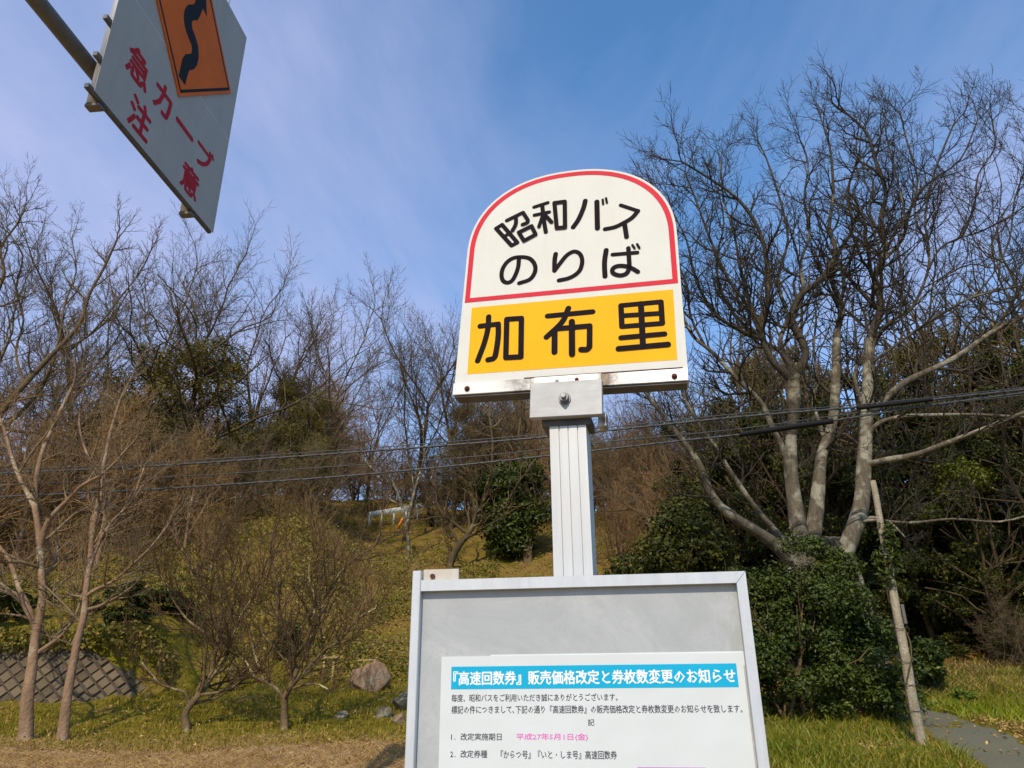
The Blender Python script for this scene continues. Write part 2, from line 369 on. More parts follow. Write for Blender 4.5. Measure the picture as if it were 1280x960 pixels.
# fallen leaves along the verge of the path and on the lawn
xy = np.concatenate([scatter(5000, 9.2, 13.6, .42, .8), scatter(1800, 9.5, 15, -.7, .05)])
xy = xy[(~in_path(xy[:, 0], xy[:, 1])) | (rs.uniform(0, 1, len(xy)) < .07)]
n = len(xy); z = T(xy[:, 0], xy[:, 1]) + .035; an = rs.uniform(0, 6.28, n); sz = rs.uniform(.015, .035, n)
ca, sa = np.cos(an)*sz, np.sin(an)*sz; tz = rs.normal(0, .01, (n, 4))
LV = np.stack([np.stack([xy[:,0]-ca, xy[:,1]-sa, z+tz[:,0]],1), np.stack([xy[:,0]+sa*.6, xy[:,1]-ca*.6, z+tz[:,1]],1), np.stack([xy[:,0]+ca, xy[:,1]+sa, z+tz[:,2]],1), np.stack([xy[:,0]-sa*.6, xy[:,1]+ca*.6, z+tz[:,3]],1)], 1).reshape(-1, 3)
tag(obj('fallen_leaves', mesh_np('fallen_leaves', LV, [np.arange(n)[:, None]*4 + np.array([[0,1,2,3]])], m_leaf('dead_leaf', (.17,.10,.06), (.30,.20,.13), (.42,.33,.24), .7, .1), attr=np.repeat(rs.uniform(0,1,n),4))), 'fallen brown leaves along the path verge and lawn', 'leaves', kind='stuff')
# ================================================================== BUS STOP
m_cream = Mat('aged_white_enamel', .6, spec=.12)
q = m_cream.noise(9, 5); q2 = m_cream.noise(60, 4, .7, (1, 1, .15))
m_cream.col(m_cream.mix(m_cream.rng(q2, .50, .76, 0, .42), m_cream.mix(m_cream.rng(q, .3, .7), (.65, .63, .555), (.69, .67, .60)), (.62, .58, .47)))
m_cream.bump(m_cream.noise(9, 3), .25, .004); m_cream = m_cream.m
m_red = m_flat('red_film', (.62, .03, .05), .6, spec=.1, var=.08, vs=14)
m_yel = m_flat('yellow_film', (.86, .425, .010), .6, spec=.1, var=.05, vs=10)
m_ink = m_flat('black_vinyl', (.014, .010, .012), .7, spec=.05, var=.2, vs=20)
def m_alu(name, a, b, dirt, metal=.25, rough=.5, st=(1, 1, .12), amt=.35):
    m = Mat(name, rough, metal)
    n = m.noise(40, 5, .7, st); d = m.noise(7, 6, .7); f = m.noise(130, 3, .7)
    k = m.mix(m.rng(n, .3, .7), a, b); k = m.mix(m.rng(d, .52, .72, 0, amt), k, dirt); k = m.mix(m.rng(f, .62, .75, 0, .35), k, dirt)
    m.col(k); m.rough(m.rng(d, .3, .7, rough - .08, rough + .15)); m.bump(n, .12, .001); return m.m
m_frame = m_alu('anodised_frame', (.50, .515, .53), (.60, .615, .625), (.42, .42, .40))
m_postm = m_alu('post_aluminium', (.50, .50, .485), (.60, .595, .575), (.55, .52, .46), .3, .5, (1, 1, .04))
m_steel = m_alu('stainless_clamp', (.33, .325, .315), (.41, .405, .395), (.38, .36, .33), .35, .5, (.2, 1, 1))
m_rust = m_flat('rust', (.10, .030, .014), .9, var=.5, vs=90)
m_dark = m_flat('shadowed_channel', (.09, .085, .08), .7, .2, var=.3, vs=30)  # dark tone that carries the shade under the rail
m_panel = Mat('scuffed_panel', .55, .1, spec=.3)
d1 = m_panel.noise(3.2, 7, .75, (1, 1, 1.6), dist=1.2); d2 = m_panel.noise(26, 6, .8, (1, 1, .6), dist=.8); d3 = m_panel.noise(150, 3, .7)
kp = m_panel.mix(m_panel.rng(d1, .40, .66), (.38, .39, .39), (.48, .485, .475))
kp = m_panel.mix(m_panel.rng(d2, .50, .68, 0, .65), kp, (.36, .37, .365)); kp = m_panel.mix(m_panel.rng(d3, .58, .70, 0, .6), kp, (.40, .39, .36))
kp = m_panel.mix(m_panel.math('MULTIPLY', m_panel.rng(m_panel.xyz()[0], .16, .27), m_panel.rng(d2, .42, .6)), kp, (.36, .37, .34))
m_panel.col(kp); m_panel = m_panel.m

yaw = math.radians(-13.8)
# the sign is turned to the left and hangs about three degrees out of true: its right, up and outward axes
_R = RC @ Matrix(((0.9707, 0.0366, -0.2376), (0.0635, 0.9143, 0.4001), (0.2319, -0.4035, 0.8851)))
SX = _R.col[0].normalized(); SZ = _R.col[1].normalized(); SN = SX.cross(SZ); SZ = SN.cross(SX)
SROT = Matrix((SX, -SN, SZ)).transposed().to_4x4()
VX = Vector((math.cos(yaw), math.sin(yaw), 0)); VN = Vector((math.sin(yaw), -math.cos(yaw), 0))
SIGN0 = at(713, 480, 1.40)
stop = thing('bus_stop_sign', 'bus stop post with arched white and yellow sign, clamp and notice board', 'bus stop', (SIGN0.x, SIGN0.y, 0))
BASE = Vector((SIGN0.x, SIGN0.y, 0))
def frame_obj(name, parent, origin, yw):
    e = bpy.data.objects.new(name, None); link(e, parent); e.location = origin - BASE; e.rotation_euler[2] = yw; return e
# local sign coordinates: x right, y away from viewer, z up; origin SIGN0
def SL(px, py, off=0.0):
    p = on_plane(px, py, SIGN0 + SN * off, SN) - SIGN0
    return (p.dot(SX), p.dot(SZ))
def place(o):
    o.matrix_local = Matrix.Translation(SIGN0 - BASE) @ SROT; return o
def VL(px, py, off=0.0):            # the same for the upright post
    p = on_plane(px, py, SIGN0 + VN * off, VN) - SIGN0; return (p.dot(VX), p.z)
def place_at(o, origin, yw):
    o.location = origin - BASE; o.rotation_euler[2] = yw; return o
def placev(o): return place_at(o, SIGN0, yaw)

def extrude_poly(name, pts, y_front, thick, mat, parent, bev=0):
    """pts (x,z) loop; front face at y_front, going back"""
    n = len(pts); V = [(p[0], y_front, p[1]) for p in pts] + [(p[0], y_front + thick, p[1]) for p in pts]
    Fc = [tuple(range(n)), tuple(range(n, 2*n))[::-1]] + [(i, i + n, (i+1) % n + n, (i+1) % n) for i in range(n)]
    b = MB(); b.add(V, Fc); return b.build(name, mat, parent)
def ring(name, outer, inner, y, mat, parent):
    n = len(outer); V = [(p[0], y, p[1]) for p in outer] + [(p[0], y, p[1]) for p in inner]
    b = MB(); b.add(V, [(i, (i+1) % n, (i+1) % n + n, i + n) for i in range(n)]); return b.build(name, mat, parent)

# board outline (local metres)
xl0, zb0 = SL(566.8, 495.5); xr0, zbr = SL(861.0, 476.5)
xl, xr = xl0 + .0, xr0 - .0; zb = (zb0 + zbr) / 2
spr = (SL(585, 315)[1] + SL(846.4, 299)[1]) / 2
ztop = SL(731, 211)[1]
xlt = SL(584, 316)[0]; xrt = SL(846.6, 299)[0]
cxm = (xlt + xrt) / 2; hw = (xrt - xlt) / 2
pass
def arch(inset, zbot, n=40, ex=2.25):
    tz = (spr - zbot) / (spr - zb)
    out = [(xlt + (xl - xlt)*tz + inset, zbot), (xrt + (xr - xrt)*tz - inset, zbot)]
    for i in range(n + 1):
        t = math.pi * i / n; c, s_ = math.cos(t), math.sin(t)
        out.append((cxm + (hw - inset) * math.copysign(abs(c)**(2/ex), c), spr + (ztop - spr - inset) * abs(s_)**(2/ex)))
    return out
plate = place(extrude_poly('sign_plate', arch(0, zb + .004), 0, .012, m_cream, stop))
zr = (SL(581.6, 377.3)[1] + SL(849, 355.3)[1]) / 2
red = place(ring('red_border', arch(.0055, zr), [(p[0], p[1]) for p in (lambda A: [(A[0][0], zr + .0112), (A[1][0], zr + .0112)] + A[2:])(arch(.0168, zr))], -.0006, m_red, stop))
ya, yb_ = SL(589.7, 384.4), SL(841.6, 362.1); yc_, yd = SL(846.4, 449.3), SL(584.2, 468.3)
Yx0, Yx1 = (ya[0] + yd[0]) / 2, (yb_[0] + yc_[0]) / 2; Yz1, Yz0 = (ya[1] + yb_[1]) / 2, (yc_[1] + yd[1]) / 2
pass
place(extrude_poly('yellow_band', [(Yx0, Yz0), (Yx1, Yz0), (Yx1, Yz1), (Yx0, Yz1)], -.0005, .0004, m_yel, stop))

def catmull(pts, k=7):
    if len(pts) < 3: return pts
    P_ = [2*np.array(pts[0]) - np.array(pts[1])] + [np.array(p) for p in pts] + [2*np.array(pts[-1]) - np.array(pts[-2])]
    out = []
    for i in range(1, len(P_) - 2):
        for j in range(k):
            t = j / k; a, b, c, d = P_[i-1], P_[i], P_[i+1], P_[i+2]
            out.append(.5*((2*b) + (c-a)*t + (2*a-5*b+4*c-d)*t*t + (3*b-a-3*c+d)*t**3))
    return out + [P_[-2]]
def ribbon(mb, pts, wd, y):
    P_ = [np.array(p, float) for p in pts]; n = len(P_)
    L_, R_ = [], []
    for i in range(n):
        d = P_[min(i+1, n-1)] - P_[max(i-1, 0)]; d = d / (np.linalg.norm(d) + 1e-12); nn = np.array([-d[1], d[0]]) * wd / 2
        L_.append(P_[i] + nn); R_.append(P_[i] - nn)
    def cap(p, d):
        a0 = math.atan2(d[1], d[0]); return [p + wd/2*np.array([math.cos(a0 + a), math.sin(a0 + a)]) for a in np.linspace(math.pi/2, -math.pi/2, 9)[1:-1]]
    e = P_[-1] - P_[-2]; s_ = P_[0] - P_[1]
    V = [(p[0], y, p[1]) for p in L_] + [(p[0], y, p[1]) for p in R_]
    Fc = [(i, i+1, n+i+1, n+i) for i in range(n-1)]
    ce = [(p[0], y, p[1]) for p in cap(P_[-1], e)]; cs = [(p[0], y, p[1]) for p in cap(P_[0], s_)]
    k0 = len(V); V += ce; k1 = len(V); V += cs
    Fc.append(tuple([n-1] + list(range(k0, k1)) + [2*n-1])); Fc.append(tuple([n] + list(range(k1, len(V))) + [0]))
    mb.add(V, Fc)
def glyph(name, strokes, conv, wd_conv, y0, mat, parent, placer, dy=-.00006):
    mb = MB()
    for i, (wd, pts, *rest) in enumerate(strokes):
        q = [conv(*p) for p in pts]
        if len(q) > 2 and not rest: q = catmull(q)
        if rest:        # sharp corners: one capsule per side, rounded joints
            for j in range(len(q) - 1): ribbon(mb, [q[j], q[j+1]], wd * wd_conv, y0 + dy * (i * 5 + j))
        else: ribbon(mb, q, wd * wd_conv, y0 + dy * i * 5)
    return placer(mb.build(name, mat, parent))
mpx = SL(740, 330)[0] - SL(720, 330)[0]; mpx = mpx / 20        # metres per photo pixel on the sign
def crop(ox, oy, s): return lambda x, y: SL(ox + x / s, oy + y / s)
A_ = crop(610, 240, 11.636); B_ = crop(700, 240, 11.636); C_ = crop(610, 300, 11.636); D_ = crop(700, 300, 11.636)
E_ = crop(580, 365, 8.727); F_ = crop(715, 365, 8.727)
k1 = mpx / 11.636; k2 = mpx / 8.727; YG = -.0009
def g1(strokes, conv, k): glyph('character', strokes, conv, k, YG, m_ink, stop, place)
S = 's'
g1([(66, [(118,532),(205,478),(428,738),(345,782),(118,532)], S), (58, [(235,650),(310,605)]),
    (62, [(275,418),(510,302),(582,415)], S), (62, [(582,415),(570,450),(505,478)]), (62, [(408,370),(405,470),(358,565)]),
    (62, [(450,592),(635,500),(695,622),(525,715),(450,592)], S)], A_, k1)
g1([(60, [(672,222),(870,158)]), (66, [(790,200),(812,400),(842,585)]), (56, [(676,340),(892,294)]), (56, [(795,350),(742,510)]), (62, [(835,345),(925,442)]),
    (66, [(968,165),(1118,145),(1122,520),(1002,530),(968,165)], S)], A_, k1)
g1([(74, [(368,130),(340,240),(270,400),(192,515)]), (78, [(537,145),(545,530)]), (36, [(622,115),(628,180)]), (36, [(670,95),(683,160)])], B_, k1)
g1([(62, [(885,195),(1135,278)]), (66, [(1135,278),(1050,375),(930,450),(800,512),(655,543)]), (72, [(940,470),(968,655)])], B_, k1)
g1([(66, [(452,265),(438,400),(395,520),(345,597),(280,622),(222,595),(198,520),(215,420),(280,322),(370,265),(480,250),(590,265),(660,322),(690,405),(672,495),(600,580),(455,630)])], C_, k1)
g1([(70, [(985,205),(970,300),(968,448)]), (64, [(968,448),(1047,345),(1127,245),(1197,190),(1267,170),(1332,200),(1367,270),(1367,350),(1337,440),(1267,510),(1167,560),(1032,590)])], C_, k1)
g1([(74, [(672,150),(648,330),(655,530)]), (60, [(765,215),(1125,185)]), (66, [(995,122),(1003,260),(1008,390),(985,465),(940,505),(860,517),(780,490),(762,440),(800,395),(880,378),(980,390),(1060,422),(1132,465)]),
    (36, [(1054,78),(1085,125)]), (36, [(1122,66),(1155,120)])], D_, k1)
g1([(62, [(270,272),(262,400),(222,560),(150,753)]), (62, [(178,375),(375,352)]), (62, [(375,352),(375,480),(352,650),(328,722),(264,742)]),
    (60, [(468,300),(628,290),(622,710),(458,718),(468,300)], S)], E_, k2)
g1([(62, [(912,265),(1403,218)]), (62, [(1140,180),(1070,330),(900,495)]), (64, [(990,420),(988,658)]), (60, [(1000,405),(1372,373)]), (60, [(1372,373),(1370,600)]), (60, [(1370,600),(1340,630),(1278,631)]), (66, [(1178,328),(1180,680)])], E_, k2)
g1([(58, [(535,150),(970,110),(985,345),(545,380),(535,150)], S), (56, [(540,262),(975,235)]), (62, [(752,130),(775,600)]), (56, [(535,502),(1010,460)]), (60, [(508,622),(1048,575)])], F_, k2)

# bottom rail: channel with returns, joint in the middle
m_rail = Mat('stained_rail', .42, .35)
nr = m_rail.noise(30, 5, .7, (.3, 1, 1)); rs_ = m_rail.noise(22, 6, .75); X0 = m_rail.xyz()
kr = m_rail.mix(m_rail.rng(nr, .3, .7), (.56, .55, .51), (.64, .63, .59))
nearj = m_rail.math('MULTIPLY', m_rail.rng(m_rail.math('ABSOLUTE', m_rail.math('SUBTRACT', X0[0], SL(709,480)[0]), None), .085, .16, 1, 0), m_rail.rng(m_rail.math('ABSOLUTE', m_rail.math('SUBTRACT', X0[0], SL(709,480)[0]), None), .060, .075, 0, 1))
kr = m_rail.mix(m_rail.math('MULTIPLY', nearj, m_rail.rng(rs_, .38, .60, .15, 1)), kr, (.07, .045, .03))
kr = m_rail.mix(m_rail.rng(rs_, .58, .72, 0, .7), kr, (.30, .20, .13)); m_rail.col(kr); m_rail = m_rail.m
zr1 = (SL(568, 479.0, .008)[1] + SL(860, 459.5, .008)[1]) / 2; zr0 = (SL(568, 494, .008)[1] + SL(860, 475, .008)[1]) / 2
pass
place(MB().box((xl, -.008, zr0), (xr, .034, zr1), .001).build('bottom_rail', m_rail, stop))
place(MB().box((xl + .004, -.004, zr0 - .004), (xr - .004, .030, zr0 - .0006)).build('rail_shade_strip', m_dark, stop))  # added dark strip, the rail's underside shade put into its colour
# a thin line of grime between plate and rail
place(MB().box((cxm - .09, -.0085, zr1 + .0004), (xr - .01, -.0002, zr1 + .0019)).build('grime_line', m_rust, stop))
def screw(px, py, r, mat, y0, name='screw', off=.008):
    x, z = SL(px, py, off); b = MB(); b.cyl((x, y0, z), (x, y0 - r*.45, z), r*1.0, r*.96, 18); b.cyl((x, y0 - r*.45, z), (x, y0 - r*1.1, z), r*.66, r*.5, 6)
    return place(b.build(name, mat, stop))
screw(584, 486, .0058, m_rust, -.008); screw(843, 470.5, .0058, m_rust, -.008)
# clamp: backing plate, front box plate, bolt
cx0, cz1 = SL(663, 478.5, .030); cx1, _ = SL(752.5, 474, .030); _, cz0 = SL(662, 522.5, .030); _, cz1b = SL(752, 474, .030); _, cz0b = SL(753, 517.5, .030)
cz1 = (cz1 + cz1b) / 2; cz0 = (cz0 + cz0b) / 2
bx0 = SL(667, 470, .013)[0]; bx1 = SL(752, 462, .013)[0]; bz1 = (SL(667, 473, .013)[1] + SL(752, 465, .013)[1]) / 2
place(MB().box((bx0, -.013, cz0 + .01), (bx1, -.0085, bz1), .0006).build('backing_plate', m_rail, stop))
place(MB().box((cx0, -.030, cz0), (cx1, -.0131, cz1), .0012).build('clamp_box', m_steel, stop))
screw(696, 476, .0042, m_steel, -.013, off=.013); screw(721, 474.5, .0042, m_rust, -.013, off=.013)
bx, bz = SL(705.5, 497.5, .035)
b = MB(); b.cyl((bx, -0.0301, bz), (bx, -.033, bz), .0125, .0125, 24)
m_bolt = m_alu('dull_bolt_steel', (.16, .155, .15), (.26, .25, .24), (.10, .07, .05), .4, .45)
place(b.build('washer', m_bolt, stop, smooth=True))
b = MB(); b.cyl((bx, -0.0331, bz), (bx, -0.0425, bz), .0094, .0088, 22)
place(b.build('nut', m_bolt, stop, smooth=True))
b = MB(); b.cyl((bx, -0.0426, bz), (bx, -.051, bz), .0050, .0042, 14)
place(b.build('bolt', m_steel, stop, smooth=True))
# post with shallow grooves
px0 = VL(686.6, 522, .012)[0]; px1 = VL(731.8, 520, .012)[0]; pw = px1 - px0
pts = []; g = .004
for fr in (0, .26, .51, .77, 1):
    x = px0 + pw*fr
    if fr in (0, 1): pts.append((x, -.012))
    else: pts += [(x - .0010, -.012), (x - .0008, -.012 + g), (x + .0008, -.012 + g), (x + .0010, -.012)]
pts += [(px1, .045), (px0, .045)]
zb_, zt_ = .0 - SIGN0.z, VL(708, 512, .012)[1]
n = len(pts); b = MB(); b.add([(p[0], p[1], zb_) for p in pts] + [(p[0], p[1], zt_) for p in pts], [tuple(range(n)), tuple(range(n, 2*n))] + [(i, (i+1) % n, (i+1) % n + n, i + n) for i in range(n)])
post = placev(b.build('post', m_postm, stop))
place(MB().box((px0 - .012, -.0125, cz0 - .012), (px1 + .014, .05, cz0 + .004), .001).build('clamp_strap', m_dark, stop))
x0 = SL(747.5, 520, .0)[0]; z0 = SL(750, 533, .0)[1]; z1 = SL(750, 516, .0)[1]
place(MB().box((x0, -.002, z0), (x0 + .017, .03, z1), .001).build('bracket_end', m_rail, stop))

# ---------------- notice board
byaw = math.radians(-8.5); BX = Vector((math.cos(byaw), math.sin(byaw), 0)); BN = Vector((math.sin(byaw), -math.cos(byaw), 0))
B0 = SIGN0 + BN * .055; B0.z = 1.55
def BL(px, py, off=0.0):
    p = on_plane(px, py, B0 + BN * off, BN) - B0
    return (p.dot(BX), p.z)
def placeb(o): return place_at(o, B0, byaw)
L0 = BL(518, 716)[0]; L1 = BL(527.8, 730)[0]; R1 = BL(919.4, 728.6)[0]; R0 = BL(930.6, 714.8)[0]
Ltop = BL(522, 714.5)[1]; top = (BL(528, 726)[1] + BL(930, 715)[1]) / 2; tin = (BL(528.6, 740.2)[1] + BL(919, 728.8)[1]) / 2
ZB = top - .78
pass
placeb(MB().box((L0, -.012, ZB), (L1, .03, Ltop), .0012).build('side_rail', m_frame, stop))
bm_ = MB(); bm_.add([(L1+.0003,-.010,tin),(R1,-.010,tin),(R0-.0002,-.010,top),(L1+.0003,-.010,top),(L1+.0003,.03,tin),(R1,.03,tin),(R0-.0002,.03,top),(L1+.0003,.03,top)],
    [(0,1,2,3),(7,6,5,4),(0,4,5,1),(2,6,7,3),(0,3,7,4),(1,5,6,2)]); placeb(bm_.build('top_rail', m_frame, stop))
bm_ = MB(); bm_.add([(R1+.0006,-.0102,ZB),(R0,-.0102,ZB),(R0,-.0102,top-.0006),(R1+.0006,-.0102,tin-.0004),(R1+.0006,.03,ZB),(R0,.03,ZB),(R0,.03,top-.0006),(R1+.0006,.03,tin-.0004)],
    [(0,1,2,3),(7,6,5,4),(0,4,5,1),(2,6,7,3),(0,3,7,4),(1,5,6,2)]); placeb(bm_.build('side_rail', m_frame, stop))
placeb(MB().box((L1+.0004, -.0098, ZB), (R1, .03, ZB + .018), .001).build('bottom_frame_rail', m_frame, stop))
placeb(MB().box((L1+.0002, .004, ZB + .016), (R1+.0004, .010, tin + .002)).build('back_panel', m_panel, stop))
# groove line on right rail, tab plate with rusty bolt at the upper left
tx0 = L1 + .0008; tx1 = BL(574.5, 720, -.01)[0]; tz1 = BL(550, 712.3, -.01)[1]
m_tab = m_alu('weathered_tab', (.46, .40, .32), (.60, .55, .46), (.25, .16, .10), .2, .6)
placeb(MB().box((tx0, .002, top - .01), (tx1, .008, tz1), .0006).build('mounting_tab', m_tab, stop))
x, z = BL(541, 720.5, -.002); b = MB(); b.cyl((x, .0019, z), (x, -.003, z), .0048, .0044, 8); placeb(b.build('rusty_bolt', m_rust, stop))
# paper notice
m_paper = m_flat('notice_paper', (.62, .645, .63), .6, spec=.1, var=.03, vs=5)
Px0 = BL(552, 820, -.003)[0]; Px1 = BL(927.8, 816, -.003)[0]; Pz1 = (BL(552, 820, -.003)[1] + BL(927.8, 816.5, -.003)[1]) / 2
notice = placeb(MB().box((Px0, .0025, ZB + .05), (Px1 - .0005, .0038, Pz1)).build('notice_sheet', m_paper, stop))
_pm = [n_ for n_ in [m_paper.node_tree] ][0]; _bp = _pm.nodes.new('ShaderNodeBump'); _ns = _pm.nodes.new('ShaderNodeTexNoise'); _tc = _pm.nodes.new('ShaderNodeTexCoord'); _ns.inputs['Scale'].default_value = 9; _ns.inputs['Detail'].default_value = 2; _bp.inputs['Distance'].default_value = .01; _bp.inputs['Strength'].default_value = .35
_pm.links.new(_tc.outputs['Object'], _ns.inputs['Vector']); _pm.links.new(_ns.outputs[0], _bp.inputs['Height']); _pm.links.new(_bp.outputs[0], _pm.nodes['Principled BSDF'].inputs['Normal'])
m_backing = m_flat('clear_sleeve', (.66, .67, .66), .3, var=.05)
placeb(MB().box((BL(613, 814, -.003)[0], .00385, Pz1 - .02), (R1 - .0002, .0039, Pz1 + .0022)).build('sleeve_edge', m_backing, stop))
m_cyan = m_flat('cyan_print', (.012, .385, .60), .6, spec=.1, var=.04); m_txt = m_flat('printed_text', (.035, .037, .055), .6, var=.1)
m_pink = m_flat('pink_print', (.72, .12, .46), .6, var=.05); m_pur = m_flat('purple_print', (.45, .14, .50), .6, var=.05); m_wht = m_flat('white_print', (.80, .82, .82), .6, spec=.1, var=.02)
PO = -.0026
def NL(px, py): return BL(px, py, PO)
c4 = [NL(564.3, 832.4), NL(920.5, 830.2), NL(923.4, 860), NL(564, 860.6)]
hx0, hx1 = (c4[0][0] + c4[3][0])/2, (c4[1][0] + c4[2][0])/2; hz1, hz0 = (c4[0][1] + c4[1][1])/2, (c4[2][1] + c4[3][1])/2
placeb(MB().box((hx0, .0022, hz0), (hx1, .00245, hz1)).build('blue_banner', m_cyan, stop))
def printed(txt, pxa, pxb, pyc, hpx, mat, y, bold=0.0, parent=None):
    cu = bpy.data.curves.new('t', 'FONT'); cu.body = txt; cu.resolution_u = 1; cu.size = 1
    to = bpy.data.objects.new('t', cu); COL.objects.link(to)
    bpy.context.view_layer.update()
    me = bpy.data.meshes.new_from_object(to.evaluated_get(bpy.context.evaluated_depsgraph_get()))
    bpy.data.objects.remove(to)
    co = np.empty(len(me.vertices) * 3, np.float32); me.vertices.foreach_get('co', co); co = co.reshape(-1, 3)
    xa, za = NL(pxa, pyc); xb, zbb = NL(pxb, pyc); zc = (za + zbb) / 2; hh = NL(pxa, pyc - hpx/2)[1] - NL(pxa, pyc + hpx/2)[1]
    x0, x1 = co[:, 0].min(), co[:, 0].max(); y0, y1 = co[:, 1].min(), co[:, 1].max()
    out = np.zeros_like(co); out[:, 0] = xa + (co[:, 0] - x0) / (x1 - x0) * (xb - xa)
    out[:, 2] = zc - hh/2 + (co[:, 1] - y0) / (y1 - y0) * hh
    me.vertices.foreach_set('co', out.ravel()); me.update(); me.name = 'printed_line'
    if bold:
        import bmesh
        hb = hh * bold; bm = bmesh.new()
        for q_, (ox, oz) in enumerate(((-1, 0), (1, 0), (0, .7), (0, -.7))):
            m2 = me.copy(); m2.transform(Matrix.Translation((ox*hb, -q_*.00003, oz*hb))); bm.from_mesh(m2); bpy.data.meshes.remove(m2)
        bm.to_mesh(me); bm.free()
    me.materials.clear(); me.materials.append(mat)
    o = obj('printed_line', me, parent or stop); placeb(o); o.location += -BN * 0 + BN * (-y); o['kind'] = 'stuff'
    return o
printed('『高速回数券』販売価格改定と券枚数変更のお知らせ', 567, 919, 846.3, 17, m_wht, .0021, .028)
printed('毎度、昭和バスをご利用いただき誠にありがとうございます。', 564.5, 772, 872, 9.5, m_txt, .0023, .014)
printed('標記の件につきまして､下記の通り『高速回数券』の販売価格改定と券枚数変更のお知らせを致します。', 564.5, 928, 886.6, 10, m_txt, .0023, .014)
printed('記', 735, 743, 903, 8.5, m_txt, .0023, .014)
printed('1．改定実施期日', 564, 627, 921, 9, m_txt, .0023, .014)
printed('平成27年5月1日(金)', 645.5, 735, 921.5, 9.5, m_pink, .0023, .02)
printed('2．改定券種', 563, 609, 942.5, 9.5, m_txt, .0023, .014)
printed('『からつ号』『いと・しま号』高速回数券', 626, 771, 943.5, 10.5, m_txt, .0023, .014)
xa, za = NL(797, 959.0); xb, _z = NL(882, 959.0)
placeb(MB().box((xa, .0022, za - .03), (xb, .00245, za)).build('purple_banner', m_pur, stop))

# ================================================================== CAUTION SIGN ON ITS ARM
dH = ray(739, 860); dH = Vector((dH.x, dH.y, 0)).normalized(); CN = Vector((dH.y, -dH.x, 0))     # along the sign, outwards
C0 = EYE + ray(118, 113) * (2.6 / abs(ray(118, 113).x))
def CL(px, py, off=0.0):
    p = on_plane(px, py, C0 + CN * off, CN) - C0; return (p.dot(dH), p.z)
cyaw = math.atan2(dH.y, dH.x)
cs = thing('overhead_caution_sign', 'white overhead caution sign with orange winding road diamond and red lettering, on grey pipes', 'road sign', (C0.x, C0.y, C0.z))
def placec(o): o.rotation_euler[2] = cyaw; return o
m_cshade = Mat('sign_face_shade_grey', .5, spec=.2); q = m_cshade.noise(3, 5)  # white face greyed: its shade is put into the base colour
q3 = m_cshade.noise(12, 4, .6, (1, 1, .1)); m_cshade.col(m_cshade.mix(m_cshade.rng(q3, .5, .75, 0, .3), m_cshade.mix(m_cshade.rng(q, .3, .7), (.38, .34, .31), (.43, .385, .35)), (.30, .27, .24))); m_cshade = m_cshade.m
m_orange = m_flat('orange_reflective', (.70, .125, .003), .55, spec=.15, var=.1, vs=5)
m_cred = m_flat('red_lettering', (.42, .008, .012), .55, spec=.15, var=.1, vs=12)
m_cblack = m_flat('black_symbol', (.014, .014, .014), .6, spec=.12, var=.1)
m_pipe = m_alu('galvanised_pipe', (.50, .51, .52), (.60, .61, .62), (.36, .33, .28), .35, .5)
m_arm = m_alu('dark_arm', (.13, .13, .13), (.18, .18, .175), (.10, .08, .06), .2, .55)  # whole arm in a darker tone than the upright pipes
m_chan = m_alu('sign_channel_x', (.2,.19,.17), (.26,.25,.22), (.14,.10,.06), .3, .6)
m_chan = m_alu('sign_channel', (.10, .09, .075), (.15, .135, .11), (.09, .06, .03), .1, .6)
c_bl = CL(118, 113); c_br = CL(266.5, 291.5); c_tr = CL(308.3, 47)
W_ = c_br[0]; H_ = c_tr[1] - c_br[1]; 
a_ = CL(222.6, 120.9); b_ = CL(287.2, 114.8)
pass
ex, ez = b_[0] - a_[0], b_[1] - a_[1]
side = math.hypot(ex, ez); half = side / math.sqrt(2)
zt = max(c_tr[1], a_[1] + 2*half + .12)
pass
zlo = c_br[1]*.5
placec(MB().box((0, 0, zlo), (W_, .004, H_ + zlo), .001).build('sign_face', m_cshade, cs))
# seam between the two panels
s1 = CL(203, 58); s2 = CL(290, 175)
zs_ = (CL(170, 0)[1] + s1[1] + s2[1]) / 3; print('seam', CL(170,0), s1, s2)
placec(MB().box((.003, -.0012, zs_ - .0015), (W_ - .003, -.0002, zs_ + .0015)).build('panel_seam', m_wht, cs))
dc = (a_[0], a_[1] + half)
def dia(h): return [(dc[0], dc[1] - h), (dc[0] + h, dc[1]), (dc[0], dc[1] + h), (dc[0] - h, dc[1])]
placec(extrude_poly('orange_diamond', dia(half), -.012, .010, m_orange, cs))
placec(ring('black_outline', dia(half - .035), dia(half - .068), -.0126, m_cblack, cs))
Q = crop
cq = lambda x, y: CL(180 + x / 7.386, 0 + y / 7.386, .0126)
out = [(378,785),(397,715),(415,650),(460,640),(490,600),(505,525),(500,430),(475,340),(447,270),(440,215),(448,190),(495,185),(520,140),(545,75),(580,155),(572,-20),(548,-95),(482,-60),(470,-10),(478,5),(465,38),(405,45),(375,90),(368,150),(372,215),(390,290),(415,360),(440,420),(443,470),(435,495),(385,500),(355,540),(340,610),(320,700)]
placec(extrude_poly('winding_arrow', [cq(*p) for p in out], -.0140, .0008, m_cblack, cs))
gq = lambda x, y: CL(140 + x / 8.727, 40 + y / 8.727); hq = lambda x, y: CL(140 + x / 6.0, 110 + y / 6.0)
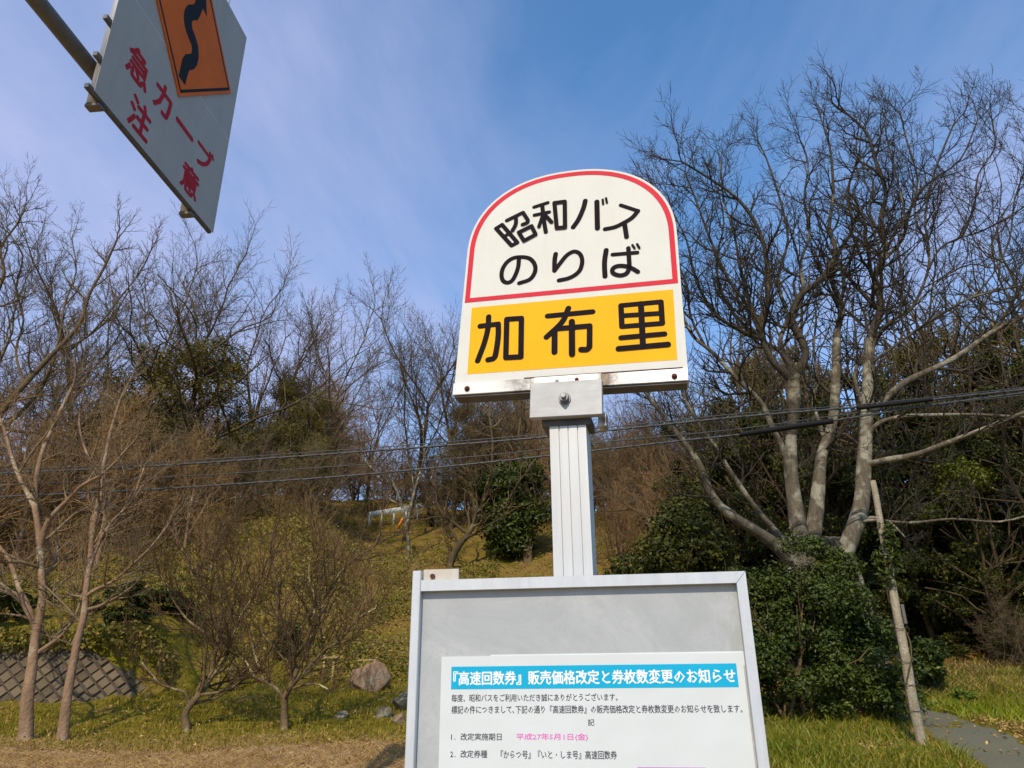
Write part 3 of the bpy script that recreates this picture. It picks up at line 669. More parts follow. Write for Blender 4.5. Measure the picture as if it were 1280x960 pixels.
def cchar(ch, conv, pts, bold=.035):
    """a red character fitted in the box that its strokes cover on the face"""
    import bmesh
    q = [conv(*p) for p in pts]; x0, x1 = min(p[0] for p in q), max(p[0] for p in q); z0, z1 = min(p[1] for p in q), max(p[1] for p in q)
    print('char', ch, [round(v, 3) for v in (x0, x1, z0, z1)])
    cu = bpy.data.curves.new('t', 'FONT'); cu.body = ch; cu.resolution_u = 2; to = bpy.data.objects.new('t', cu); COL.objects.link(to)
    bpy.context.view_layer.update(); me = bpy.data.meshes.new_from_object(to.evaluated_get(bpy.context.evaluated_depsgraph_get())); bpy.data.objects.remove(to)
    co = np.empty(len(me.vertices)*3, np.float32); me.vertices.foreach_get('co', co); co = co.reshape(-1, 3); a, b_ = co.min(0), co.max(0)
    sx = (x1 - x0)/(b_[0] - a[0]); sz = (z1 - z0)/max(b_[1] - a[1], .2); o3 = np.zeros_like(co); o3[:, 0] = x0 + (co[:, 0] - a[0])*sx; o3[:, 2] = (z0 + z1)/2 + (co[:, 1] - (a[1] + b_[1])/2)*sz
    me.vertices.foreach_set('co', o3.ravel()); me.update(); bm = bmesh.new(); h = bold*(x1 - x0 if z1 - z0 < .1 else z1 - z0)
    for k_, (ox, oz) in enumerate(((-1, 0), (1, 0), (0, 1), (0, -1), (.7, .7), (-.7, -.7))):
        m2 = me.copy(); m2.transform(Matrix.Translation((ox*h, -.0008 - k_*.0001, oz*h))); bm.from_mesh(m2); bpy.data.meshes.remove(m2)
    bm.to_mesh(me); bm.free(); me.materials.clear(); me.materials.append(m_cred); me.name = 'character'
    o = obj('character', me, cs); o['kind'] = 'stuff'; placec(o)
cchar('急', gq, [(203,150),(150,395),(390,410),(365,668),(275,165)])
cchar('カ', gq, [(490,555),(652,790),(590,950),(450,778),(588,600)])
_a, _b = hq(490,235), hq(598,385); _mb = MB(); ribbon(_mb, [_a, (_b[0], _a[1]*.6 + _b[1]*.4)], .045, -.001); placec(_mb.build('character', m_cred, cs)); print('dash', _a, _b)
cchar('ブ', hq, [(652,372),(748,495),(695,590),(645,562),(764,530)])
cchar('注', hq, [(145,95),(114,245),(166,30),(290,250),(258,410)])
cchar('意', hq, [(548,532),(508,715),(652,712),(620,855),(650,678)])

# horizontal channels behind the face, with ends that stick out on the left
zz = [zlo, CL(124, 68)[1], CL(138, 24)[1]]
zz += [zz[-1] + (zz[2] - zz[1]) * i for i in (1.2, 2.4, 3.6)]
for i, z in enumerate(zz):
    if z > H_ + zlo: continue
    b = MB(); b.box((-.05, .0045, z - .018), (W_ - .02, .035, z + .018), .002)
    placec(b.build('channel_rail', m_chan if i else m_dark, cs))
# vertical pipes behind the channels with clamps under the face
def vpipe(x, r=.038):
    b = MB(); b.cyl((x, .035 + r, zlo - .025), (x, .035 + r, H_ + zlo + .5), r, r, 20)
    placec(b.build('upright_pipe', m_pipe, cs, smooth=True))
    placec(MB().box((x - .03, .006, zlo - .05), (x + .03, .03 + 2*r, zlo - .025), .003).build('pipe_clamp', m_chan, cs))
vpipe(.10); vpipe(W_ * .80)
# long arm parallel to the face
pa = on_plane(46, 0, C0 - CN * .17, CN) - C0; pb = on_plane(122, 95, C0 - CN * .17, CN) - C0
za_ = pb.z; print('arm', pa, pb)
b = MB(); b.cyl((-8.0, .17, za_), (W_ * .95, .17, za_), .062, .05, 28); placec(b.build('arm_pipe', m_arm, cs, smooth=True))
b = MB(); b.cyl((-8.0, .17, -C0.z), (-8.0, .17, za_ + .4), .11, .09, 24); placec(b.build('support_pole', m_pipe, cs, smooth=True))
# ================================================================== TREES
UP = Vector((0, 0, 1))
def rvec(R):
    return Vector((R.gauss(0, 1), R.gauss(0, 1), R.gauss(0, 1)))
def grow(out, p, d, L, r, lvl, P, R, zmin=None):
    """one branch and its children; out[lvl] collects (points, radii)"""
    ns = P['seg'][lvl]; st = L / ns; pts = [p.copy()]; rad = [r]; tip = P['tip']; dirs = []
    wd = P['wander'][lvl]; tr = P['trop'][lvl]; p = p.copy(); d = d.normalized(); r_end = max(r * tip, P['rmin'] * .7)
    for i in range(ns):
        d = (d + rvec(R) * wd + UP * tr).normalized(); p = p + d * st; pts.append(p.copy()); dirs.append(d.copy())
        rad.append(r + (r_end - r) * (i + 1) / ns)
    out.append((lvl, pts, rad))
    children(out, pts, rad, dirs, L, lvl, P, R)
def children(out, pts, rad, dirs, L, lvl, P, R, nb=None, start=None, Lc=None):
    if lvl + 1 >= P['levels']: return
    ns = len(pts) - 1; nb = P['nb'][lvl] if nb is None else nb; s0 = P['start'][lvl] if start is None else start
    nbi = int(nb) + (1 if R.random() < nb - int(nb) else 0); ph = R.uniform(0, 6.28)
    for k in range(nbi):
        t = s0 + (1 - s0) * (k + R.uniform(.1, .9)) / max(nbi, 1); q = min(int(t * ns), ns - 1); f = t * ns - q
        p = pts[q].lerp(pts[q+1], f); rr = rad[q] * (1 - f) + rad[q+1] * f; d = dirs[q]
        ph += 2.4 + R.uniform(-.5, .5); side = d.orthogonal().normalized(); side.rotate(Matrix.Rotation(ph, 3, d))
        an = math.radians(R.uniform(*P['ang'][lvl])); cd = d * math.cos(an) + side * math.sin(an)
        if cd.z < P.get('zlow', -.35): cd.z = abs(cd.z) * .3
        l = (Lc if Lc else L) * P['ratio'][lvl] * (1.15 - .55 * t) * R.uniform(.7, 1.25)
        rc = max(min(rr * P['rr'] * R.uniform(.8, 1.1), l * P.get('cap', .022)), P['rmin'])
        grow(out, p, cd, l, rc, lvl + 1, P, R)
    if P.get('fork', True):             # the branch goes on as a pair of thinner ones
        for sgn in (1, -1):
            d = dirs[-1]; side = d.orthogonal().normalized(); side.rotate(Matrix.Rotation(ph + (0 if sgn > 0 else 3.14), 3, d))
            an = math.radians(R.uniform(12, 28)); cd = d * math.cos(an) + side * math.sin(an)
            l = (Lc if Lc else L) * P['ratio'][lvl] * R.uniform(.7, 1.0); rc = max(rad[-1] * .8, P['rmin'])
            grow(out, pts[-1], cd, l, min(rc, l * .03 + P['rmin']), lvl + 1, P, R)
def tubes(lst, sides_of):
    """all polylines -> V, faces; batches by point count and side count"""
    groups = {}
    for lvl, pts, rad in lst:
        s_ = sides_of(rad[0]); groups.setdefault((len(pts), s_), []).append((pts, rad))
    Vs = []; Fs = []; off = 0
    for (n, s_), L_ in groups.items():
        P = np.array([[tuple(q) for q in a] for a, _ in L_]); r = np.array([b for _, b in L_]); m = len(L_)
        Tn = np.gradient(P, axis=1); Tn /= np.linalg.norm(Tn, axis=2, keepdims=True) + 1e-9
        mean = P[:, -1] - P[:, 0]; mean /= np.linalg.norm(mean, axis=1, keepdims=True) + 1e-9
        ax = np.argmin(np.abs(mean), axis=1); ref = np.eye(3)[ax][:, None, :]
        B = np.cross(Tn, ref); B /= np.linalg.norm(B, axis=2, keepdims=True) + 1e-9; N = np.cross(Tn, B)
        a = np.arange(s_) * 2 * np.pi / s_; rr_ = r[:, :, None, None]
        if s_ >= 8:
            jit = 1 + .05 * np.sin(2*a[None, None, :] + P[:, :1, 0:1]*7 + P[:, :, 2:3]*1.5) + .03*np.sin(5*a[None, None, :] + P[:, :, 2:3]*3)
            rr_ = rr_ * jit[..., None]
        ring = P[:, :, None, :] + rr_ * (np.cos(a)[None, None, :, None] * B[:, :, None, :] + np.sin(a)[None, None, :, None] * N[:, :, None, :])
        Vs.append(ring.reshape(-1, 3)); k = np.arange(s_); k2 = (k + 1) % s_
        base = (np.arange(m)[:, None, None] * n + np.arange(n - 1)[None, :, None]) * s_ + off
        f = np.stack([base + k, base + k2, base + s_ + k2, base + s_ + k], -1).reshape(-1, 4); Fs.append(f[:, ::-1])
        off += m * n * s_
    return np.concatenate(Vs), [np.concatenate(Fs)]
SID = lambda r: 12 if r > .12 else 8 if r > .035 else 5 if r > .014 else 3
def tree_parts(lst, parent, mat_big, mat_small, rcut=.03, origin=None):
    big = [t for t in lst if t[2][0] >= rcut]; small = [t for t in lst if t[2][0] < rcut]
    for nm, l_, mt, kd in (('trunk', big, mat_big, None), ('crown', small, mat_small, 'stuff')):
        if not l_: continue
        V, Fc = tubes(l_, SID)
        if origin is not None: V = V - np.array(origin)
        o = obj(nm, mesh_np(nm, V, Fc, mt), parent)
        o['kind'] = kd if kd else 'thing'
def spline(pts, k=4):
    q = catmull([tuple(p) for p in pts], k); return [Vector(p) for p in q]
def limb(lst, pix, depths, r0, r1, P, R, nb=8, start=.15, Lc=1.6, lvl=0, wob=.03, gnarl=.10, snap=None, tp=.8):
    n = len(pix)
    if not hasattr(depths, '__len__'): depths = [depths] * 2
    P3 = [at(px, py, depths[0] + (depths[-1] - depths[0]) * i / max(1, n - 1)) if len(depths) != n else at(px, py, depths[i]) for i, (px, py) in enumerate(pix)]
    for i in range(1, n - 1): P3[i] = P3[i] + Vector((0, R.uniform(-1, 1), 0)) * r0 * .5
    if snap is not None:
        dz = snap - P3[0]
        for i in range(min(4, n)): P3[i] = P3[i] + dz*(1 - i/4)
        P3[0] = snap.copy()
    pts = spline(P3, 3) if n > 2 else [P3[0], P3[0].lerp(P3[1], .5), P3[1]]
    m = len(pts); L = sum((pts[i+1] - pts[i]).length for i in range(m-1))
    rad = [(r0 + (r1 - r0) * (i/(m-1))**tp) * (1 + .035*math.sin(i*1.1 + r0*90)) for i in range(m)]
    dirs = [(pts[i+1] - pts[i]).normalized() for i in range(m-1)]
    lst.append((lvl, pts, rad))
    if nb: children(lst, pts, rad, dirs, L, lvl, P, R, nb=nb, start=start, Lc=Lc)
    return pts, rad

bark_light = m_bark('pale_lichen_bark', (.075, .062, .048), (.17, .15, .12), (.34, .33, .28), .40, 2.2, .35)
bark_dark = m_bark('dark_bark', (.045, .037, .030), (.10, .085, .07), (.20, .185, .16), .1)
bark_limb = m_bark('dark_limb_bark', (.036, .030, .024), (.080, .070, .056), (.24, .225, .19), .2, 1, .5)  # naturally darker bark of the leader and upper limbs
bark_fine = m_bark('dark_fine_twigs', (.032, .027, .022), (.066, .057, .046), (.13, .118, .10), .1, 1, .4)
bark_twig = m_bark('grey_brown_twigs', (.075, .060, .048), (.14, .115, .095), (.22, .20, .17), .1)
bark_tan = m_bark('pinkish_tan_bark', (.16, .105, .075), (.30, .21, .155), (.38, .34, .28), .35, 1.3, .5)
bark_tantwig = m_bark('tan_twigs', (.13, .10, .07), (.22, .175, .13), (.28, .25, .20), .1, 1, .6)
bark_plum = m_bark('plum_bark', (.07, .055, .045), (.16, .13, .105), (.48, .47, .43), .35)
bark_plumtwig = m_bark('purplish_brown_shoots', (.055, .040, .032), (.11, .082, .066), (.20, .17, .14), .1)
bark_red = m_bark('reddish_brown_twigs', (.19, .130, .092), (.34, .245, .18), (.38, .30, .23), .1)

# ---------- the great leafless tree right of the bus stop
R = random.Random(5)
PB = dict(levels=5, seg=[6, 6, 5, 4, 2], wander=[.10, .15, .19, .20, .18], trop=[.04, .07, .12, .10, .05], nb=[8, 7, 5.5, 4, 0], start=[.2, .15, .12, .1, .1], cap=.034,
          ang=[(35, 65), (38, 68), (25, 55), (25, 60), (25, 60)], ratio=[.75, .64, .60, .58, .5], rr=.74, rmin=.0040, tip=.45)
PB1 = dict(PB)
big = []; dk = []
d0 = 13.0
HB = 1.08; RF = .64; KNOWN = []
def lb(lst, pix, dep, r0, r1, nb, Lc, start=.3, lvl=0, dark=False):
    snap = None
    if dark: r0 *= 1.3; r1 *= 1.3
    if KNOWN:
        q = at(pix[0][0], pix[0][1], 13); best = min(KNOWN, key=lambda a: ((a[0] - EYE)*(13/a[0].y) + EYE - q).length)
        if ((best[0] - EYE)*(13/best[0].y) + EYE - q).length < .45: snap = best; r0 = min(r0, best[1]/RF*.92)
    res = limb(lst, pix, dep, r0*RF, r1*RF, PB1, R, nb=nb*HB, start=start, Lc=Lc, lvl=lvl, snap=snap[0] if snap else None)
    KNOWN.extend(zip(res[0], res[1])); return res
hero_base = at(1008, 725, d0 + .1); hero_base.z = Tz(hero_base.x, hero_base.y)
hero = thing('leafless_tree', 'huge leafless tree, several pale trunks spreading from one base, right of the bus stop', 'tree', hero_base)
limbs = [
 # pale trunks: pixels, depth range, radii, children, child length, start
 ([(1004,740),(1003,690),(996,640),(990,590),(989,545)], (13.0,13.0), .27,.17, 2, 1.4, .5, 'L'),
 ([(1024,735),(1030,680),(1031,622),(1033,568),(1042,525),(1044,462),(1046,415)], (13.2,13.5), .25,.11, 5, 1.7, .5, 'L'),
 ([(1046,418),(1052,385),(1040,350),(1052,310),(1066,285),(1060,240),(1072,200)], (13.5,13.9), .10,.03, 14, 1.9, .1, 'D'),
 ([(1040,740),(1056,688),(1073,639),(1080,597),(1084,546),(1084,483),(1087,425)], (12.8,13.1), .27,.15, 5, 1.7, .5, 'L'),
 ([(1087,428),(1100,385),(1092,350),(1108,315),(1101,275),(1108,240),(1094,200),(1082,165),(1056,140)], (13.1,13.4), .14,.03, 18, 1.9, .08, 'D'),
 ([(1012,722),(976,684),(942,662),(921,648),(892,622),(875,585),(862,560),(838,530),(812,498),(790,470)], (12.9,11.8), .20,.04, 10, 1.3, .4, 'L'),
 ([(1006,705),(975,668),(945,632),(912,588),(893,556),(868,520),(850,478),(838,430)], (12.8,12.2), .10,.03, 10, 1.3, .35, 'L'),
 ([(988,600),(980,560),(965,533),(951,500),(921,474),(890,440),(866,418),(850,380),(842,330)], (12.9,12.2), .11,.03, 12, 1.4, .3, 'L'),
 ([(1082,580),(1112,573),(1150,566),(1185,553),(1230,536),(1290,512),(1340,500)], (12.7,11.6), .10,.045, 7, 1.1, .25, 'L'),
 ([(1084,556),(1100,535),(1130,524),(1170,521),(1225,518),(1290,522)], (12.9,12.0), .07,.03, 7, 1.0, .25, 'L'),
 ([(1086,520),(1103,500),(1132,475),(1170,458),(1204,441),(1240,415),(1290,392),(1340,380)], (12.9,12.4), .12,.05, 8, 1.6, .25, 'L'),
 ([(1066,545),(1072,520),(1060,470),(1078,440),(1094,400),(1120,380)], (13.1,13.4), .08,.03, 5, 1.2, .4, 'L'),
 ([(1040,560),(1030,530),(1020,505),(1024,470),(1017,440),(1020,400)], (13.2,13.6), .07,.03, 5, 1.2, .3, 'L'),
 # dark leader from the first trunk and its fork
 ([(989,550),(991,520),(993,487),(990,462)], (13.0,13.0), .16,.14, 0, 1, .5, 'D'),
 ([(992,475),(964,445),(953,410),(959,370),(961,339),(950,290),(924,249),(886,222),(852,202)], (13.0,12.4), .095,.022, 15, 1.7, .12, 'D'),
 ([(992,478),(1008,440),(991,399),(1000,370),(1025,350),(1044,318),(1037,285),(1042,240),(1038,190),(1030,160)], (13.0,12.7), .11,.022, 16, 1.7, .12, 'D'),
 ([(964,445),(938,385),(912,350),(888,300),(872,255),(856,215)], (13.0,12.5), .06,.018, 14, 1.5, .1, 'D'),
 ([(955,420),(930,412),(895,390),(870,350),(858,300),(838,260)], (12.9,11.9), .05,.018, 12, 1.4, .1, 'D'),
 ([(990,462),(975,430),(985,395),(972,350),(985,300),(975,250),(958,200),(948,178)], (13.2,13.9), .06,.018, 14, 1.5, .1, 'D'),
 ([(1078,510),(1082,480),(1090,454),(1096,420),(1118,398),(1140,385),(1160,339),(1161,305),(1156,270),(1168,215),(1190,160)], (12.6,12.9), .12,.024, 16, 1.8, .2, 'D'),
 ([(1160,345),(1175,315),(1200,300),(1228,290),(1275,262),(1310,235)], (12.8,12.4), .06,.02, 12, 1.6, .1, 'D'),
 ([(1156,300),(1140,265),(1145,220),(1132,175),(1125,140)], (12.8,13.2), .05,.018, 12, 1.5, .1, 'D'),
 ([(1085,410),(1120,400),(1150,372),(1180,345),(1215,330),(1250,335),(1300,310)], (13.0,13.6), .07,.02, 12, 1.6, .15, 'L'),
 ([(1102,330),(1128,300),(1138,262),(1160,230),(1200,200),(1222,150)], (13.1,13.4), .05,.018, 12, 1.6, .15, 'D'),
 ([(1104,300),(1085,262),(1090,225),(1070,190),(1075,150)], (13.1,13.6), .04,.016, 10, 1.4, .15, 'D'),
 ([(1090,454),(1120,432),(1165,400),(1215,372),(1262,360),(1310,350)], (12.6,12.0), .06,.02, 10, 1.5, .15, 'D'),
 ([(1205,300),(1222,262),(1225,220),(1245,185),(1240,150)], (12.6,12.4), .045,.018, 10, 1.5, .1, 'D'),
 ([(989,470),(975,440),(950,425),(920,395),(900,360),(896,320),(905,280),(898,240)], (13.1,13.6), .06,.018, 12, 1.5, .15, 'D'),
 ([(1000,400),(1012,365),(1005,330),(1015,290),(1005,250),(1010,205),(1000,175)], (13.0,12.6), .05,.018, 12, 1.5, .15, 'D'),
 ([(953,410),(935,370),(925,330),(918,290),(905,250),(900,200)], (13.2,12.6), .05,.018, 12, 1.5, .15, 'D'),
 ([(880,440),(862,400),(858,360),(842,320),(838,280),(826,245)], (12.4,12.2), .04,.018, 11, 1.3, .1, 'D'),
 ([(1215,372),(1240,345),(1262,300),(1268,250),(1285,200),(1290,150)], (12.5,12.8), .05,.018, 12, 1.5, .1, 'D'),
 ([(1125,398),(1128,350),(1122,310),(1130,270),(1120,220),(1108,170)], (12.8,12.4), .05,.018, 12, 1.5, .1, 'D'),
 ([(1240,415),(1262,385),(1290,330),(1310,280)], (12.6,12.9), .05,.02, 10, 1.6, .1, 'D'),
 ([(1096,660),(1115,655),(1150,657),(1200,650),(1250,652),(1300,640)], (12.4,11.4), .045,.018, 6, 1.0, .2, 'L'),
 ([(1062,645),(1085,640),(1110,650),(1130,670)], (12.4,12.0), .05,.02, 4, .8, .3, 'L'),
]
L_l = []; L_d = []; allc = []
for (pix, dep, r0, r1, nb, Lc, st, k_) in limbs:
    tmp = []; lb(tmp, pix, dep, r0, r1, nb, Lc, st, lvl=1, dark=k_ == 'D')
    V, Fc = tubes([tmp[0]], lambda r: 14 if r > .1 else 10)
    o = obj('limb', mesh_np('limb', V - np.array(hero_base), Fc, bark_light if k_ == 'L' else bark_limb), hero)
    (L_l if k_ == 'L' else L_d).extend(tmp[1:])
# root flare joins the trunks at the ground
fl = []
for px, rr0 in ((1003, .24), (1026, .26), (1050, .24), (988, .19), (1038, .22)):
    p = at(px, 672, 13.05); q = Vector((hero_base.x + (p.x - hero_base.x)*1.25, p.y, Tz(p.x, p.y) - .1)); fl.append((0, [q, q.lerp(p, .35), q.lerp(p, .7), p], [rr0*1.5, rr0*1.12, rr0*.9, rr0*.55]))
V, Fc = tubes(fl, lambda r: 16); obj('trunk_base', mesh_np('trunk_base', V - np.array(hero_base), Fc, bark_light), hero)['kind'] = 'thing'
V, Fc = tubes(L_l, SID); tag(obj('branches', mesh_np('branches', V - np.array(hero_base), Fc, bark_fine), hero), kind='stuff')
V, Fc = tubes(L_d, SID); tag(obj('crown', mesh_np('crown', V - np.array(hero_base), Fc, bark_fine), hero), kind='stuff')
pass

# ---------- generic leafless trees (vase shaped), built once and copied
def vase_tree(seed, H, spread=1.0, levels=5, dens=1.0, trunk=.16, stems=1, fk=.30):
    R = random.Random(seed); lst = []
    P = dict(levels=levels, seg=[7, 6, 5, 4, 2], wander=[.10, .15, .17, .18, .2], trop=[.05, .08, .07, .06, .05], nb=[5*dens, 7*dens, 5*dens, 4*dens, 0], start=[.35, .2, .12, .1, .1],
             ang=[(22*spread, 42*spread), (22, 48), (25, 52), (25, 58), (25, 60)], ratio=[.72, .52, .5, .5, .5], rr=.58, rmin=.0048, tip=.5)
    for s_ in range(stems):
        d = Vector((R.uniform(-.25, .25) * spread, R.uniform(-.2, .2), 1))
        grow(lst, Vector((R.uniform(-.1, .1)*stems, R.uniform(-.1, .1)*stems, -.3)), d, H * .5, trunk, 0, P, R)
    zm = max(p.z for _, pts, _ in lst for p in pts); k = H / zm
    return [(l, [Vector((p.x*k, p.y*k, p.z*k)) for p in pts], rad) for l, pts, rad in lst]
def make_vase(seed, H, label, cat_group, mb_, mt_, **kw):
    t = thing('leafless_tree', label, 'tree', (0, 0, 0), 0, cat_group); tree_parts(vase_tree(seed, H, **kw), t, mb_, mt_); return t
def put(t, x, y, rz, s, label=None, group=None, first=False):
    c = t if first else copy_tree(t); c.location = (x, y, Tz(x, y)); c.rotation_euler[2] = rz; c.scale = (s, s, s)
    if label: c['label'] = label
    if group: c['group'] = group
    return c
GH = 'leafless trees along the hillside skyline'
protoA = make_vase(21, 10, 'x', GH, bark_dark, bark_twig, spread=1.0, dens=1.1, trunk=.10)
protoB = make_vase(22, 10, 'x', GH, bark_twig, bark_twig, spread=1.2, dens=1.05, trunk=.085, stems=2)
protoC = make_vase(23, 10, 'x', GH, bark_light, bark_twig, spread=1.1, dens=1.15, trunk=.095)
used = set()
def skyline(proto, px, top, depth, rz, label):
    d = ray(px, top); x, y = d.x * depth, depth; H = EYE.z + d.z * depth - Tz(x, y)
    f = proto.name not in used; used.add(proto.name)
    return put(proto, x, y, rz, H / 10, label, GH, f)
SK = [
 (protoC, 20, 262, 21, .3, 'tall leafless tree at the far left edge of the skyline'),
 (protoA, 178, 262, 23, 1.2, 'tall leafless tree rising just left below the caution sign tip'),
 (protoA, 290, 312, 26, 2.6, 'leafless tree with dark forks right of the round evergreen'),
 (protoB, 345, 318, 27, .9, 'leafless tree with two stems midway between caution sign and bus stop'),
 (protoC, 425, 348, 28, 4.2, 'leafless tree with long leaning upper branches left of the open sky gap'),
 (protoA, 520, 362, 31, 3.3, 'upright leafless tree with fan of fine branches just left of the yellow sign'),
 (protoB, 570, 380, 32, 5.0, 'leafless tree partly hidden by the left edge of the yellow sign'),
 (protoC, 232, 300, 25, 3.9, 'slender leafless tree behind the round evergreen crown'),
 (protoA, 470, 420, 36, 5.5, 'lower leafless tree in the gap above the white rail'),
 (protoB, 620, 470, 34, 1.7, 'leafless tree behind the gap between sign and wires'),
 (protoC, 668, 490, 33, 2.2, 'leafless tree seen just left of the bus stop post'),
 (protoA, 765, 478, 30, .4, 'leafless tree seen just right of the bus stop post'),
 (protoB, 830, 440, 29, 3.0, 'leafless tree behind the left limbs of the huge tree'),
 (protoC, 890, 470, 32, 1.1, 'leafless tree deep behind the huge pale tree'),
 (protoB, 1262, 330, 25, 4.0, 'leafless tree at the far right above the dark evergreens'),
 (protoA, 95, 330, 20, 5.9, 'leafless tree with crossing branches behind the left trunks'),
]
for a in SK: skyline(*a)

# ---------- leaning limbs of the tree at the far left
R = random.Random(8)
PL = dict(PB); PL = dict(PL, nb=[7, 6, 5, 4, 0], ratio=[.75, .6, .55, .5, .5])
lst = []
for pix, dep, r0, r1, nb, Lc in (
  ([(-60,640),(-20,560),(0,515),(31,482),(65,442),(100,407),(112,369),(128,335),(146,300)], (17.5,17.0), .17,.03, 14, 1.6),
  ([(0,540),(40,500),(60,470),(75,420),(80,380),(95,340),(90,300)], (17.6,17.8), .09,.02, 12, 1.5),
  ([(31,482),(20,440),(30,400),(20,360),(28,320),(10,290)], (17.3,17.0), .06,.02, 12, 1.5),
  ([(-40,420),(-10,380),(5,340),(0,310),(20,280),(30,262)], (16.5,16.5), .10,.02, 14, 1.6),
  ([(66,440),(110,420),(150,372),(175,340),(190,310)], (17.3,17.0), .05,.02, 10, 1.3)):
    limb(lst, pix, dep, r0*.6, r1*.8, PL, R, nb=nb, start=.15, Lc=Lc, lvl=1)
bp = at(-75, 700, 17.6); bp.z = Tz(bp.x, bp.y)
lst.append((0, spline([bp, bp.lerp(lst[0][1][0], .5), lst[0][1][0]], 4), [.16 - .006*i for i in range(9)]))
t = thing('leafless_tree', 'leafless tree leaning in from the left edge with long crooked limbs', 'tree', bp)
tree_parts(lst, t, bark_twig, bark_twig, origin=bp)

# ---------- two tan trunks at the left front
PC = dict(PB, nb=[5, 4, 4, 3, 0], rmin=.004, ratio=[.7, .62, .6, .55, .5], trop=[.05, .05, .05, .05, .05])
def SN_(lst, p0, dep):
    main = [q for l_, pts, rad in lst if l_ == 1 and rad[0] > .03 for q in pts]
    if not main: return None
    q = at(p0[0], p0[1], dep); b = min(main, key=lambda a: ((a - EYE)*(dep/a.y) + EYE - q).length)
    return b if ((b - EYE)*(dep/b.y) + EYE - q).length < .35 else None
def front_tree(label, base_px, limbs_, seed, mb_, mt_, rcut=.03, PP=PC, start=.2, rs_=.85):
    R = random.Random(seed); g = G(*base_px); lst = []
    for (pix, ddep, r0, r1, nb, Lc) in limbs_:
        dp = [g.y + ddep[0], g.y + ddep[1]]
        limb(lst, pix, dp, r0*rs_, r1*rs_, PP, R, nb=nb, start=start, Lc=Lc, lvl=1, tp=.5, snap=SN_(lst, pix[0], dp[0]))
    # sink the first limb's root a little
    lst[0][1][0].z -= .12
    t = thing('leafless_tree', label, 'tree', g); tree_parts(lst, t, mb_, mt_, rcut, origin=g); return g
front_tree('leftmost tan trunked leafless tree, its trunk forking low over the lawn', (33, 924),
  [([(33,924),(37,880),(42,835),(46,789),(52,747),(53,700),(50,660),(44,620),(50,570),(70,530),(92,480)], (0,.4), .125,.03, 12, 1.4),
   ([(44,790),(33,755),(22,735),(10,700),(-15,670),(-40,650)], (0,.2), .06,.025, 7, 1.0),
   ([(52,690),(62,655),(88,625),(106,607),(130,590),(160,560)], (0,-.3), .06,.02, 8, 1.0),
   ([(46,822),(62,810),(80,795),(96,770),(104,740)], (0,.3), .045,.02, 4, .6),
   ([(44,640),(20,590),(5,540),(-10,500)], (.2,.6), .05,.02, 7, 1.2)], 31, bark_tan, bark_tantwig)
front_tree('second tan trunked leafless tree with a slightly leaning trunk', (78, 927),
  [([(78,927),(84,885),(90,843),(98,800),(104,765),(108,735),(112,697),(119,655),(125,625),(126,595),(138,540),(150,500)], (0,.5), .10,.025, 12, 1.3),
   ([(107,747),(120,738),(140,728),(158,712),(187,685),(215,650)], (0,.2), .04,.018, 8, .9),
   ([(112,705),(125,675),(140,650),(165,625),(180,585)], (.1,.4), .04,.018, 8, 1.0),
   ([(126,600),(108,570),(98,530),(104,490)], (.3,.8), .035,.015, 8, 1.1)], 32, bark_tan, bark_tantwig)

# ---------- two low plum trees, gnarled limbs with upright shoots
PP_ = dict(levels=5, seg=[5, 5, 5, 4, 2], wander=[.16, .20, .20, .16, .12], trop=[.06, .10, .12, .10, .08], nb=[6, 5, 4, 2.4, 0], cap=.032, start=[.15, .12, .1, .1, .1],
          ang=[(35, 70), (30, 65), (25, 60), (20, 55), (25, 50)], ratio=[.8, .72, .66, .56, .5], rr=.70, rmin=.0036, tip=.45, zlow=-.1)
front_tree('low plum tree with blackened forked base left of the other plum', (234, 913),
  [([(234,913),(231,896),(238,882),(250,868),(262,848),(268,820),(272,790),(262,755),(245,720),(232,690)], (0,.2), .095,.02, 15, 1.15),
   ([(238,884),(232,868),(218,862),(200,855),(188,842),(175,825)], (0,-.2), .04,.015, 8, .7),
   ([(250,868),(270,866),(290,860),(305,848),(322,838)], (0,.1), .04,.015, 8, .7),
   ([(262,845),(280,822),(288,800),(300,770),(318,742),(330,715)], (0,.3), .05,.015, 14, 1.1),
   ([(266,812),(250,790),(232,775),(212,745),(200,715)], (0,-.3), .04,.015, 12, 1.0),
   ([(270,790),(275,750),(262,715),(268,680)], (.1,.4), .035,.014, 12, 1.0)], 41, bark_plum, bark_plumtwig, .02, PP_, .2, .75)
front_tree('low plum tree with stout straight base and wide lichen limbs', (356, 912),
  [([(356,912),(355,890),(358,870),(366,852),(370,832),(362,800),(350,770),(345,735),(340,700)], (0,.2), .10,.02, 15, 1.1),
   ([(356,874),(345,858),(330,850),(318,845),(308,828),(295,815)], (0,-.2), .05,.016, 10, .8),
   ([(362,868),(376,850),(390,832),(408,812),(426,800),(445,775),(470,760)], (0,.1), .05,.016, 16, 1.0),
   ([(360,866),(378,858),(396,856),(410,862)], (0,-.2), .035,.015, 5, .5),
   ([(368,845),(390,800),(400,770),(412,735),(440,700),(470,680),(478,640)], (.1,.4), .05,.014, 18, 1.1),
   ([(365,820),(385,790),(392,750),(385,715),(395,680)], (.1,-.2), .04,.014, 14, 1.0),
   ([(330,850),(318,815),(310,780),(298,745),(290,700)], (0,.3), .04,.014, 12, 1.0)], 42, bark_plum, bark_plumtwig, .02, PP_, .2, .75)

